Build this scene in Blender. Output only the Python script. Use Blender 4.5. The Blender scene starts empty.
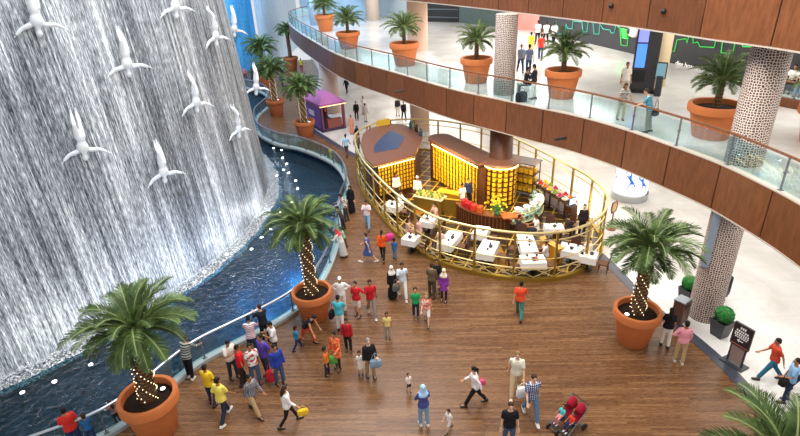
import bpy, bmesh, math, random
from mathutils import Vector, Matrix, noise
PI = math.pi
R_ = math.radians
random.seed(7)
D = bpy.data
SC = bpy.context.scene
COL = SC.collection

# ------------------------------------------------------------------ camera
FOC, VH, CAMH = 533.0, 266.0, 13.5
_vn = FOC * FOC / VH
_r = math.atan2(48, 1017)
_nad = Vector((_vn * math.sin(_r), -_vn * math.cos(_r), -FOC)).normalized()
_up = -_nad
_fw = Vector((0, 0, -1))
_y = (_fw - _fw.dot(_up) * _up).normalized()
_x = _y.cross(_up)
ROT = Matrix((_x, _y, _up))           # world = ROT @ cam
CAM = Vector((0, 0, CAMH))

def ray(px, py):
    return ROT @ Vector((px - 400.0, 218.0 - py, -FOC))

def at(px, py, z=0.0):
    d = ray(px, py)
    return CAM + d * ((z - CAMH) / d.z)

def at_plane(px, py, p0, n):
    d = ray(px, py)
    return CAM + d * ((p0 - CAM).dot(n) / d.dot(n))

cam = D.cameras.new('camera')
cam.sensor_width = 36.0
cam.lens = FOC / 800 * 36
cam.clip_end = 400
co = D.objects.new('camera', cam)
COL.objects.link(co)
co.matrix_world = Matrix.Translation(CAM) @ ROT.to_4x4()
SC.camera = co
L1, L2 = 6.5, 12.2

# ------------------------------------------------------------------ helpers
def srgb(h):
    if isinstance(h, str):
        h = h.lstrip('#')
        c = [int(h[i:i + 2], 16) / 255 for i in (0, 2, 4)]
    else:
        c = [v / 255 for v in h]
    return tuple(((v / 12.92) if v <= .04045 else ((v + .055) / 1.055) ** 2.4) for v in c) + (1,)

_mats = {}
def mat(col, rough=.6, metal=0.0, emit=0.0, spec=.5, var=0.0, scale=8.0, bump=0.0):
    key = ('p', str(col), rough, metal, emit, spec, var, scale, bump)
    if key in _mats:
        return _mats[key]
    m = D.materials.new('paint')
    m.use_nodes = True
    nt = m.node_tree
    b = nt.nodes['Principled BSDF']
    c = srgb(col) if not (isinstance(col, tuple) and len(col) == 4) else col
    b.inputs['Base Color'].default_value = c
    b.inputs['Roughness'].default_value = rough
    b.inputs['Metallic'].default_value = metal
    b.inputs['Specular IOR Level'].default_value = spec
    if emit:
        b.inputs['Emission Color'].default_value = c
        b.inputs['Emission Strength'].default_value = emit
    if var or bump:
        tc = nt.nodes.new('ShaderNodeTexCoord')
        nz = nt.nodes.new('ShaderNodeTexNoise')
        nz.inputs['Scale'].default_value = scale
        nz.inputs['Detail'].default_value = 4
        nt.links.new(tc.outputs['Object'], nz.inputs['Vector'])
        if var:
            hs = nt.nodes.new('ShaderNodeMix')
            hs.data_type = 'RGBA'
            hs.inputs[6].default_value = tuple(v * (1 - var) for v in c[:3]) + (1,)
            hs.inputs[7].default_value = tuple(min(1, v * (1 + var)) for v in c[:3]) + (1,)
            nt.links.new(nz.outputs['Fac'], hs.inputs[0])
            nt.links.new(hs.outputs[2], b.inputs['Base Color'])
        if bump:
            bp = nt.nodes.new('ShaderNodeBump')
            bp.inputs['Strength'].default_value = bump
            bp.inputs['Distance'].default_value = .02
            nt.links.new(nz.outputs['Fac'], bp.inputs['Height'])
            nt.links.new(bp.outputs['Normal'], b.inputs['Normal'])
    _mats[key] = m
    return m

def cloth(col):
    return mat(col, .85, 0, 0, .25, .13, 14.0)

class NT:
    """small node-tree builder"""
    def __init__(s, name):
        s.m = D.materials.new(name)
        s.m.use_nodes = True
        s.t = s.m.node_tree
        s.b = s.t.nodes['Principled BSDF']
        s.out = s.t.nodes['Material Output']
    def n(s, kind, **kw):
        nd = s.t.nodes.new('ShaderNode' + kind)
        for k, v in kw.items():
            if k.startswith('i_'):
                nd.inputs[k[2:].replace('_', ' ')].default_value = v
            else:
                setattr(nd, k, v)
        return nd
    def l(s, a, ao, b, bi):
        s.t.links.new(a.outputs[ao], b.inputs[bi])
    def ramp(s, stops, src=None, so='Fac'):
        r = s.n('ValToRGB')
        e = r.color_ramp.elements
        while len(e) < len(stops):
            e.new(.5)
        for el, (p, c) in zip(e, stops):
            el.position = p
            el.color = c if len(c) == 4 else tuple(c) + (1,)
        if src:
            s.l(src, so, r, 'Fac')
        return r
    def mapping(s, coord='Object', scale=(1, 1, 1), rot=(0, 0, 0)):
        tc = s.n('TexCoord')
        mp = s.n('Mapping')
        mp.inputs['Scale'].default_value = scale
        mp.inputs['Rotation'].default_value = rot
        s.l(tc, coord, mp, 'Vector')
        return mp

class MB:
    """mesh builder: shapes collect into one bmesh"""
    def __init__(s):
        s.bm = bmesh.new()
        s.mi = 0
        s.keep = False
    def f(s, vs):
        try:
            fc = s.bm.faces.new(vs)
            fc.material_index = s.mi
            fc.smooth = True
            return fc
        except ValueError:
            return None
    def poly(s, pts):
        pts = [Vector(p) for p in pts]
        if len(pts) > 20:
            from mathutils.geometry import tessellate_polygon
            vs = [s.bm.verts.new(p) for p in pts]
            for t in tessellate_polygon([pts]):
                fc = s.f([vs[i] for i in t])
                if fc:
                    fc.normal_update()
                    if fc.normal.z < 0: fc.normal_flip()
            s.keep = True
            return None
        return s.f([s.bm.verts.new(p) for p in pts])
    def loft(s, rings, closed=True, caps=True):
        vr = [[s.bm.verts.new(p) for p in r] for r in rings]
        n = len(vr[0])
        for a, b in zip(vr, vr[1:]):
            for i in range(n if closed else n - 1):
                s.f([a[i], a[(i + 1) % n], b[(i + 1) % n], b[i]])
        if caps and closed:
            s.f(list(reversed(vr[0])))
            s.f(vr[-1])
        return vr
    def box(s, c, d, rz=0, bev=0.0):
        c = Vector(c)
        M = Matrix.Rotation(rz, 3, 'Z')
        x, y, z = d[0] / 2, d[1] / 2, d[2] / 2
        if bev <= 0:
            co = [(-x, -y), (x, -y), (x, y), (-x, y)]
            rs = [[c + M @ Vector((p[0], p[1], k * z)) for p in co] for k in (-1, 1)]
        else:
            b = min(bev, x * .9, y * .9, z * .9)
            def rr(i, zz):
                X, Y = x - i, y - i
                B = b
                co = [(-X + B, -Y), (X - B, -Y), (X, -Y + B), (X, Y - B), (X - B, Y), (-X + B, Y), (-X, Y - B), (-X, -Y + B)]
                return [c + M @ Vector((p[0], p[1], zz)) for p in co]
            rs = [rr(b * .7, -z), rr(0, -z + b), rr(0, z - b), rr(b * .7, z)]
        n0 = len(s.bm.faces)
        vr = s.loft(rs)
        for fc in s.bm.faces:
            if fc.index == -1:
                fc.smooth = False
        return vr
    def prism(s, pts, z0, z1):
        """vertical prism over a 2-D outline"""
        a = [Vector((p[0], p[1], z0)) for p in pts]
        b = [Vector((p[0], p[1], z1)) for p in pts]
        return s.loft([a, b])
    def lathe(s, prof, c=(0, 0, 0), n=24, ax=None, caps=True):
        c = Vector(c)
        rs = []
        for r, z in prof:
            rs.append([c + Vector((max(r, 1e-4) * math.cos(2 * PI * i / n), max(r, 1e-4) * math.sin(2 * PI * i / n), z)) for i in range(n)])
        return s.loft(rs, caps=caps)
    def cyl(s, c, r, h, n=16):
        return s.lathe([(r, 0), (r, h)], c, n)
    def tube(s, pts, rad, n=8, closed=False, caps=True):
        pts = [Vector(p) for p in pts]
        if not hasattr(rad, '__len__'):
            rad = [rad] * len(pts)
        rs = []
        prev = None
        for i, p in enumerate(pts):
            if closed:
                t = pts[(i + 1) % len(pts)] - pts[i - 1]
            else:
                t = pts[min(i + 1, len(pts) - 1)] - pts[max(i - 1, 0)]
            t = t.normalized() if t.length > 1e-9 else Vector((0, 0, 1))
            if prev is None:
                a = Vector((0, 0, 1)) if abs(t.z) < .9 else Vector((1, 0, 0))
                u = t.cross(a).normalized()
            else:
                u = (prev - prev.dot(t) * t)
                u = u.normalized() if u.length > 1e-6 else t.orthogonal().normalized()
            prev = u
            v = t.cross(u)
            rs.append([p + rad[i] * (u * math.cos(2 * PI * k / n) + v * math.sin(2 * PI * k / n)) for k in range(n)])
        if closed:
            rs.append(rs[0])
            return s.loft(rs, caps=False)
        return s.loft(rs, caps=caps)
    def sph(s, c, r, nu=12, nv=8, rot=None):
        c = Vector(c)
        if not hasattr(r, '__len__'):
            r = (r, r, r)
        rs = []
        for j in range(nv + 1):
            th = PI * j / nv
            k = max(math.sin(th), 1e-3)
            ring = []
            for i in range(nu):
                v = Vector((r[0] * k * math.cos(2 * PI * i / nu), r[1] * k * math.sin(2 * PI * i / nu), -r[2] * math.cos(th)))
                ring.append(c + (rot @ v if rot else v))
            rs.append(ring)
        return s.loft(rs)
    def mesh(s, name, mats, flat=False):
        me = D.meshes.new(name)
        if not s.keep:
            bmesh.ops.recalc_face_normals(s.bm, faces=s.bm.faces[:])
        s.bm.to_mesh(me)
        s.bm.free()
        if not isinstance(mats, (list, tuple)):
            mats = [mats]
        for m in mats:
            me.materials.append(m)
        if flat:
            for p in me.polygons:
                p.use_smooth = False
        else:
            sharp(me)
        return me
    def build(s, name, mats, parent=None, flat=False, loc=(0, 0, 0), rz=0):
        return link(name, s.mesh(name, mats, flat), parent, loc, rz)

def sharp(me, ang=40):
    try:
        me.set_sharp_from_angle(angle=R_(ang))
    except Exception:
        pass

def link(name, data, parent=None, loc=(0, 0, 0), rz=0):
    o = D.objects.new(name, data)
    COL.objects.link(o)
    o.location = loc
    o.rotation_euler = (0, 0, rz)
    if parent:
        o.parent = parent
    return o

def tag(o, label=None, cat=None, group=None, kind=None):
    if label: o['label'] = label
    if cat: o['category'] = cat
    if group: o['group'] = group
    if kind: o['kind'] = kind
    return o

def thing(name, label, cat, loc=(0, 0, 0), rz=0, group=None):
    o = D.objects.new(name, None)
    o.empty_display_size = .2
    COL.objects.link(o)
    o.location = loc
    o.rotation_euler = (0, 0, rz)
    return tag(o, label, cat, group)

def kids(o):
    return [c for c in COL.objects if c.parent == o]

def dup(root, loc, rz=0, label=None, group=None, scale=1.0, tree=None):
    def cp(o, par):
        c = o.copy()
        COL.objects.link(c)
        c.parent = par
        for ch in tree_of.get(o.name, []):
            cp(ch, c)
        return c
    if not tree:
        tree_of = {}
        st = [root]
        allo = list(COL.objects)
        while st:
            q = st.pop()
            ch = [c for c in allo if c.parent == q]
            tree_of[q.name] = ch
            st += ch
    else:
        tree_of = tree
    c = cp(root, None)
    c.location = loc
    c.rotation_euler = (0, 0, rz)
    c.scale = (scale,) * 3
    if label: c['label'] = label
    if group: c['group'] = group
    return c

def struct(o, label=None):
    return tag(o, label, kind='structure')

def cr(pts, n=6, closed=False):
    """Catmull-Rom through 2-D / 3-D points"""
    P = [Vector(p) for p in pts]
    out = []
    N = len(P)
    rng = range(N) if closed else range(N - 1)
    for i in rng:
        if closed:
            p0, p1, p2, p3 = P[i - 1], P[i], P[(i + 1) % N], P[(i + 2) % N]
        else:
            p1, p2 = P[i], P[i + 1]
            p0 = P[i - 1] if i > 0 else p1 * 2 - p2
            p3 = P[i + 2] if i + 2 < N else p2 * 2 - p1
        for k in range(n):
            t = k / n
            out.append(.5 * ((2 * p1) + (p2 - p0) * t + (2 * p0 - 5 * p1 + 4 * p2 - p3) * t * t + (3 * p1 - p0 - 3 * p2 + p3) * t ** 3))
    if not closed:
        out.append(P[-1])
    return out

def resample(pts, step, closed=False):
    P = list(pts) + ([pts[0]] if closed else [])
    out = [P[0].copy()]
    acc = 0.0
    for a, b in zip(P, P[1:]):
        L = (b - a).length
        while acc + L >= step - 1e-9 and L > 1e-9:
            t = (step - acc) / L
            a = a + (b - a) * t
            out.append(a.copy())
            L = (b - a).length
            acc = 0.0
        acc += L
    return out

def nrm2(P, i, closed=False):
    n = len(P)
    if closed:
        t = P[(i + 1) % n] - P[i - 1]
    else:
        t = P[min(i + 1, n - 1)] - P[max(i - 1, 0)]
    t = Vector((t[0], t[1])).normalized()
    return Vector((t.y, -t.x))       # right-hand side of travel

def offset(P, d, closed=False):
    return [Vector((p[0], p[1])) + nrm2(P, i, closed) * d for i, p in enumerate(P)]

def v3(p, z):
    return Vector((p[0], p[1], z))

def ribbon(mb, P, d0, d1, z0, z1, closed=False):
    """solid strip following a 2-D path, between side offsets d0..d1 and heights z0..z1"""
    a, b = offset(P, d0, closed), offset(P, d1, closed)
    rs = [[v3(q, z0), v3(w, z0), v3(w, z1), v3(q, z1)] for q, w in zip(a, b)]
    if closed:
        rs.append(rs[0])
        mb.loft(rs, caps=False)
    else:
        mb.loft(rs)

# ------------------------------------------------------------------ shared materials
def wood_panel(name, base, dark, rough=.35, sc=(1, 1, .18)):
    t = NT(name)
    mp = t.mapping('Object', sc)
    nz = t.n('TexNoise', i_Scale=9.0, i_Detail=6.0, i_Roughness=.62)
    t.l(mp, 'Vector', nz, 'Vector')
    r = t.ramp([(.3, srgb(dark)), (.7, srgb(base))], nz)
    t.l(r, 'Color', t.b, 'Base Color')
    t.b.inputs['Roughness'].default_value = rough
    t.b.inputs['Specular IOR Level'].default_value = .4
    return t.m
M_FASCIA = wood_panel('fascia_wood', '#86512f', '#673b20')
def _panel_tone(m):
    nt = m.node_tree
    b = nt.nodes['Principled BSDF']
    src = b.inputs['Base Color'].links[0].from_socket
    g = nt.nodes.new('ShaderNodeNewGeometry')
    r = nt.nodes.new('ShaderNodeMapRange')
    r.inputs['To Min'].default_value = .8
    r.inputs['To Max'].default_value = 1.15
    nt.links.new(g.outputs['Random Per Island'], r.inputs['Value'])
    v = nt.nodes.new('ShaderNodeVectorMath')
    v.operation = 'SCALE'
    nt.links.new(src, v.inputs[0])
    nt.links.new(r.outputs['Result'], v.inputs['Scale'])
    nt.links.new(v.outputs[0], b.inputs['Base Color'])
_panel_tone(M_FASCIA)
M_DARKWOOD = wood_panel('dark_wood', '#5a3320', '#40220f', .4)
M_ROOFWOOD = wood_panel('roof_wood', '#7a4f3d', '#6b4434', .45)
M_RAILWOOD = wood_panel('rail_wood', '#87583a', '#6b4228', .35)
M_GAP = mat('#2a1a12', .8)
M_STEEL = mat('#b8bcc0', .28, 1.0)
M_DKSTEEL = mat('#8b9196', .35, .8)
M_GOLD = mat('#e9d193', .3, .7)
M_GOLD2 = mat('#b0923e', .38, .75)
M_BLACK = mat('#17171a', .5)
M_DKGREY = mat('#34363a', .45)
M_WHITE = mat('#f2f0ec', .6)
M_CLOTHW = mat('#f1ede6', .85, 0, 0, .2)
M_SOIL = mat('#2b1e16', .95, 0, 0, .2, .4, 20, .8)

def glass_mat(name, tint, gl=.12, edge=.5):
    t = NT(name)
    tr = t.n('BsdfTransparent')
    tr.inputs['Color'].default_value = tint
    g = t.n('BsdfGlossy')
    g.inputs['Roughness'].default_value = .03
    g.inputs['Color'].default_value = (.9, .97, 1, 1)
    fr = t.n('LayerWeight', i_Blend=.25)
    mx = t.n('MixShader')
    ma = t.n('Math', operation='MULTIPLY_ADD')
    ma.inputs[1].default_value = edge
    ma.inputs[2].default_value = gl
    ma.use_clamp = True
    t.l(fr, 'Fresnel', ma, 0)
    t.l(ma, 'Value', mx, 'Fac')
    t.t.links.new(tr.outputs[0], mx.inputs[1])
    t.t.links.new(g.outputs[0], mx.inputs[2])
    t.t.links.new(mx.outputs[0], t.out.inputs['Surface'])
    return t.m
M_GLASS = glass_mat('balustrade_glass', (.84, .95, .95, 1), .06, .35)
M_GLASS2 = glass_mat('pool_glass', (.72, .90, .92, 1), .06, .35)

# ------------------------------------------------------------------ setting: floors, pool, slabs
def deck_material():
    t = NT('deck_planks')
    mp = t.mapping('Object', (1, 1, 1), (0, 0, R_(3)))
    br = t.n('TexBrick')
    br.offset = .37
    for k, v in (('Scale', 1.0), ('Mortar Size', .006), ('Mortar Smooth', .3), ('Bias', 0.0), ('Brick Width', 1.7), ('Row Height', .09)):
        br.inputs[k].default_value = v
    br.inputs['Color1'].default_value = (0, 0, 0, 1)
    br.inputs['Color2'].default_value = (1, 1, 1, 1)
    br.inputs['Mortar'].default_value = (.1, .1, .1, 1)
    t.l(mp, 'Vector', br, 'Vector')
    r = t.ramp([(0, srgb('#65452d')), (.5, srgb('#765438')), (1, srgb('#876344'))], br, 'Color')
    mp2 = t.mapping('Object', (1.2, 9, 1), (0, 0, R_(3)))
    nz = t.n('TexNoise', i_Scale=3.0, i_Detail=8.0, i_Roughness=.8)
    t.l(mp2, 'Vector', nz, 'Vector')
    r2 = t.ramp([(.3, (.5, .47, .45)), (.68, (1.22, 1.18, 1.12))], nz)
    mx = t.n('Mix', data_type='RGBA', blend_type='MULTIPLY')
    mx.inputs[0].default_value = 1
    t.t.links.new(r.outputs['Color'], mx.inputs[6])
    t.t.links.new(r2.outputs['Color'], mx.inputs[7])
    t.t.links.new(mx.outputs[2], t.b.inputs['Base Color'])
    rr = t.ramp([(.3, (.2, .2, .2)), (.7, (.36, .36, .36))], nz)
    t.t.links.new(rr.outputs['Color'], t.b.inputs['Roughness'])
    t.b.inputs['Specular IOR Level'].default_value = .3
    return t.m

def marble_material():
    t = NT('pale_marble')
    mp = t.mapping('Object', (1, 1, 1))
    nz = t.n('TexNoise', i_Scale=.35, i_Detail=6.0, i_Roughness=.6, i_Distortion=.6)
    t.l(mp, 'Vector', nz, 'Vector')
    r = t.ramp([(.3, srgb('#c2bcb6')), (.5, srgb('#d2cfcb')), (.72, srgb('#dedddb'))], nz)
    br = t.n('TexBrick')
    br.offset = 0
    for k, v in (('Scale', 1.0), ('Mortar Size', .008), ('Brick Width', 1.2), ('Row Height', 1.2)):
        br.inputs[k].default_value = v
    br.inputs['Color1'].default_value = (1, 1, 1, 1)
    br.inputs['Color2'].default_value = (.94, .94, .94, 1)
    br.inputs['Mortar'].default_value = (.82, .8, .78, 1)
    t.l(mp, 'Vector', br, 'Vector')
    mx = t.n('Mix', data_type='RGBA', blend_type='MULTIPLY')
    mx.inputs[0].default_value = 1
    t.t.links.new(r.outputs['Color'], mx.inputs[6])
    t.t.links.new(br.outputs['Color'], mx.inputs[7])
    t.t.links.new(mx.outputs[2], t.b.inputs['Base Color'])
    t.b.inputs['Roughness'].default_value = .14
    t.b.inputs['Specular IOR Level'].default_value = .6
    return t.m
M_DECK, M_MARBLE = deck_material(), marble_material()

POOL = cr([(-15, 9.6), (-13, 10.7), (-11.07, 11.6), (-9.7, 12.4), (-9.0, 13.3), (-8.3, 14.7), (-7.65, 15.7), (-6.6, 16.65), (-5.75, 17.4), (-4.65, 18.6),
           (-3.85, 20.4), (-3.4, 23.2), (-3.4, 26), (-3.42, 28.6), (-3.25, 31), (-3.6, 33.5), (-4.5, 36), (-6.05, 38.2), (-7.7, 39.9), (-9.8, 41.5),
           (-11.8, 44.5), (-13.0, 49.1), (-12.8, 54), (-14.2, 59), (-17.5, 63), (-22, 66)], 5)
EDGE = cr([(11.5, 6), (11.25, 9.5), (11.08, 12.8), (10.95, 14.3), (10.6, 15.9), (10.1, 17.3), (9.75, 19.4), (9.45, 21.6), (8.6, 24.5), (6.5, 28.5), (3.2, 32.5), (0, 34.6),
           (-2.8, 37), (-5.9, 42.2), (-7.6, 45.5), (-8.6, 50), (-9.0, 58), (-10, 70), (-12, 80)], 5)
deck = MB()
deck.poly([v3(p, 0) for p in [Vector((-15, 5)), Vector((11.5, 5))] + EDGE + [Vector((-20, 80)), Vector((-24, 66))] + list(reversed(POOL))])
_dk = deck.build('wood_deck', M_DECK)
struct(_dk, 'brown plank floor between the pool and the pale marble floor')
mf = MB()
mf.poly([v3(p, 0) for p in EDGE + [Vector((-12, 115)), Vector((60, 115)), Vector((60, 5)), Vector((11.5, 5))]])
struct(mf.build('floor', M_MARBLE), 'pale polished marble floor at ground level')
st = MB()
ribbon(st, EDGE, -.02, .42, -.02, .012)
struct(st.build('trim_floor_border', mat('#3f4350', .3)), 'dark stone border between wood deck and marble')

# pool: curb, basin, water
cb = MB()
ribbon(cb, POOL, -.16, .16, -.02, .14)
struct(cb.build('pool_curb', mat('#aab0ae', .4, var=.08)), 'pale stone kerb around the pool')
M_TILE = NT('pool_mosaic')
_mp = M_TILE.mapping('Object', (1, 1, 1))
_v = M_TILE.n('TexVoronoi', i_Scale=5.0)
M_TILE.l(_mp, 'Vector', _v, 'Vector')
_rp = M_TILE.ramp([(0, srgb('#08283a')), (.5, srgb('#12455c')), (1, srgb('#041620'))], _v, 'Color')
M_TILE.l(_rp, 'Color', M_TILE.b, 'Base Color')
M_TILE = M_TILE.m
ba = MB()
far = [Vector((-24, 70)), Vector((-24, 108)), Vector((-60, 108)), Vector((-60, 5)), Vector((-15, 5))]
ba.poly([v3(p, -1.3) for p in POOL + far])
a, b = [v3(p, -1.3) for p in POOL], [v3(p, -.02) for p in POOL]
for i in range(len(a) - 1):
    ba.poly([a[i], a[i + 1], b[i + 1], b[i]])
struct(ba.build('pool_basin', M_TILE), 'blue tiled basin of the pool')

def water_material():
    t = NT('pool_water')
    mp = t.mapping('Object', (1, 1, 1))
    nz = t.n('TexNoise', i_Scale=3.6, i_Detail=4.5, i_Roughness=.6, i_Distortion=.8)
    t.l(mp, 'Vector', nz, 'Vector')
    bp = t.n('Bump', i_Strength=.65, i_Distance=.15)
    t.l(nz, 'Fac', bp, 'Height')
    gl = t.n('BsdfGlossy')
    gl.inputs['Roughness'].default_value = .06
    gl.inputs['Color'].default_value = (.9, .95, 1, 1)
    t.l(bp, 'Normal', gl, 'Normal')
    tr = t.n('BsdfTransparent')
    tr.inputs['Color'].default_value = (.27, .55, .60, 1)
    fr = t.n('Fresnel', i_IOR=1.33)
    t.l(bp, 'Normal', fr, 'Normal')
    mx = t.n('MixShader')
    t.l(fr, 'Fac', mx, 'Fac')
    t.t.links.new(tr.outputs[0], mx.inputs[1])
    t.t.links.new(gl.outputs[0], mx.inputs[2])
    t.t.links.new(mx.outputs[0], t.out.inputs['Surface'])
    return t.m
wm = MB()
wm.poly([v3(p, -.25) for p in POOL + far])
tag(wm.build('pool_water', water_material()), 'dark rippled blue water at the foot of the waterfall', 'water', kind='stuff')

# pool lights under the water surface
LAMPS = [(208, 186), (214, 165), (283, 160), (287, 166), (284, 172), (296, 183), (282, 152), (278, 147), (274, 150), (298, 191), (262, 240), (252, 252), (271, 232),
         (56, 385), (24, 396), (92, 368), (292, 205), (281, 215), (227, 257), (205, 275), (277, 178), (289, 175)]
lampm = MB()
lampm.lathe([(.0, -.06), (.08, -.06), (.1, 0), (.085, .02)], n=14)
lampm.mi = 1
lampm.lathe([(.08, .015), (.06, .03), (0.0, .035)], n=14)
LM = lampm.mesh('pool_light', [M_STEEL, mat('#f4fbff', .3, emit=14.0)])
for i, (px, py) in enumerate(LAMPS):
    p = at(px, py, -.4)
    o = link('pool_light', LM, None, (p.x, p.y, -.24))
    tag(o, 'round white lamp shining at the surface of the pool water', 'lamp', 'pool lamps in the water')

# ------------------------------------------------------------------ waterfalls
def fall_material(name, deep, mid, light, foam, lo=.33, hi=.72):
    t = NT(name)
    uv = t.n('UVMap')
    def streak(sx, sy, det, seedz):
        mp = t.n('Mapping')
        mp.inputs['Scale'].default_value = (sx, sy, 1)
        mp.inputs['Location'].default_value = (seedz, 0, 0)
        t.l(uv, 'UV', mp, 'Vector')
        nz = t.n('TexNoise', i_Scale=1.0, i_Detail=det, i_Roughness=.68)
        nz.noise_dimensions = '2D'
        t.l(mp, 'Vector', nz, 'Vector')
        return nz
    a = streak(.9, .02, 4, 3)      # broad veils
    b = streak(9, .16, 5, 11)     # streaks
    c = streak(24, 3.0, 6, 29)      # droplets
    d = streak(.35, .12, 3, 51)
    def mth(op, x, y):
        m = t.n('Math', operation=op)
        for k, q in enumerate((x, y)):
            if isinstance(q, (int, float)):
                m.inputs[k].default_value = q
            else:
                t.t.links.new(q.outputs[0], m.inputs[k])
        return m
    s = mth('ADD', mth('MULTIPLY', a, .2), mth('MULTIPLY', b, .34))
    s = mth('ADD', s, mth('MULTIPLY', c, .42))
    s = mth('ADD', s, mth('MULTIPLY', d, .16))
    s = mth('MULTIPLY', s, .9)
    r = t.ramp([(lo, deep), (lo + (hi - lo) * .35, mid), (lo + (hi - lo) * .7, light), (hi, foam)], s, 'Value')
    t.l(r, 'Color', t.b, 'Base Color')
    t.b.inputs['Roughness'].default_value = .4
    bp = t.n('Bump', i_Strength=.5, i_Distance=.1)
    t.l(s, 'Value', bp, 'Height')
    t.l(bp, 'Normal', t.b, 'Normal')
    return t.m

WC, WR, WK = Vector((-27.4, 30.1)), 18.9, .075
def wall_at(a, z, d=0.0):
    R = WR - WK * z + d
    return Vector((WC.x + R * math.cos(a), WC.y + R * math.sin(a), z))

def cone_wall(name, C, R, k, a0, a1, z0, z1, na, nz_, m, flip=1):
    bm = bmesh.new()
    uvl = bm.loops.layers.uv.new('UVMap')
    G = []
    for i in range(na + 1):
        a = a0 + (a1 - a0) * i / na
        w = .05 * noise.noise(Vector((a * R * 1.3, 3.1, 0))) + .025 * noise.noise(Vector((a * R * 4.1, 9.1, 0)))
        col = []
        for j in range(nz_ + 1):
            z = z0 + (z1 - z0) * j / nz_
            r = R - flip * k * z + w
            col.append(bm.verts.new((C[0] + r * math.cos(a), C[1] + r * math.sin(a), z)))
        G.append(col)
    for i in range(na):
        for j in range(nz_):
            f = bm.faces.new([G[i][j], G[i + 1][j], G[i + 1][j + 1], G[i][j + 1]])
            f.smooth = True
            for lp, (ii, jj) in zip(f.loops, ((i, j), (i + 1, j), (i + 1, j + 1), (i, j + 1))):
                lp[uvl].uv = (R * (a0 + (a1 - a0) * ii / na), z0 + (z1 - z0) * jj / nz_)
    bmesh.ops.recalc_face_normals(bm, faces=bm.faces[:])
    me = D.meshes.new(name)
    bm.to_mesh(me)
    bm.free()
    me.materials.append(m)
    return link(name, me)
M_FALL = fall_material('falling_water', srgb('#1f2328'), srgb('#6d7278'), srgb('#b4b8bc'), srgb('#f6f7f7'), .408, .608)
o = cone_wall('waterfall', WC, WR, WK, -2.3, 1.5, -.32, 25, 380, 10, M_FALL)
tag(o, 'huge curved white waterfall wall on the left with diver sculptures', 'waterfall')
M_FALLB = fall_material('blue_lit_falling_water', srgb('#0d6fae'), srgb('#2f97d2'), srgb('#7cc7ea'), srgb('#e6f6fd'))  # blue lamplight on this fall is painted into the water colour
def fall_wall(name, path, z0, z1, m):
    P = resample(cr(path, 10), .3)
    bm = bmesh.new()
    uvl = bm.loops.layers.uv.new('UVMap')
    G = [[bm.verts.new((p[0], p[1], z)) for z in (z0, z1)] for p in P]
    for i in range(len(G) - 1):
        f = bm.faces.new([G[i][0], G[i + 1][0], G[i + 1][1], G[i][1]])
        f.smooth = True
        for lp, (u, v) in zip(f.loops, ((i, z0), (i + 1, z0), (i + 1, z1), (i, z1))):
            lp[uvl].uv = (u * .3, v)
    me = D.meshes.new(name)
    bm.to_mesh(me); bm.free()
    me.materials.append(m)
    return link(name, me)
o = fall_wall('waterfall', [(-44, 74), (-34, 71.5), (-26, 71), (-20.5, 72.5), (-18.2, 76)], -1.2, 25, M_FALLB)
tag(o, 'deep blue lit waterfall wall far behind the palms', 'waterfall')
M_FALLC = fall_material('pale_falling_water', srgb('#7da3c0'), srgb('#b4cfe2'), srgb('#e0edf5'), srgb('#fafcfd'))
o = fall_wall('waterfall', [(-17.6, 74.5), (-16.6, 76), (-16.3, 79), (-16.6, 84), (-17.2, 92), (-17, 104)], -1.2, 25, M_FALLC)
tag(o, 'pale curved waterfall wall at the back beside the upper balcony', 'waterfall')

# white water where the fall meets the pool
fm = MB()
rows = []
for i in range(301):
    a = -1.5 + 2.7 * i / 300
    row = []
    for k in range(8):
        d = -.15 + k * .14 + .2 * noise.noise(Vector((a * 19, k * .35, 7))) * (k > 0)
        z = -.25 + max(0, (.2 - .03 * k)) * (.75 + .5 * noise.noise(Vector((a * 60, k * 1.7, 1)))) - (k == 7) * .12
        row.append(wall_at(a, 0, d).xy.to_3d() + Vector((0, 0, z)))
    rows.append(row)
vr = [[fm.bm.verts.new(p) for p in r] for r in rows]
for x, y in zip(vr, vr[1:]):
    for k in range(7):
        fm.f([x[k], y[k], y[k + 1], x[k + 1]])
M_FOAM = NT('foam')
_mp = M_FOAM.mapping('Object', (1, 1, 1))
_nz = M_FOAM.n('TexNoise', i_Scale=14.0, i_Detail=8.0, i_Roughness=.8)
M_FOAM.l(_mp, 'Vector', _nz, 'Vector')
_rp = M_FOAM.ramp([(.46, (0, 0, 0)), (.62, (1, 1, 1))], _nz)
M_FOAM.l(_rp, 'Color', M_FOAM.b, 'Alpha')
M_FOAM.b.inputs['Base Color'].default_value = srgb('#eef3f5')
M_FOAM.b.inputs['Roughness'].default_value = .6
tag(fm.build('foam', M_FOAM.m), 'white foaming water along the foot of the big waterfall', 'foam', kind='stuff')

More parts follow.
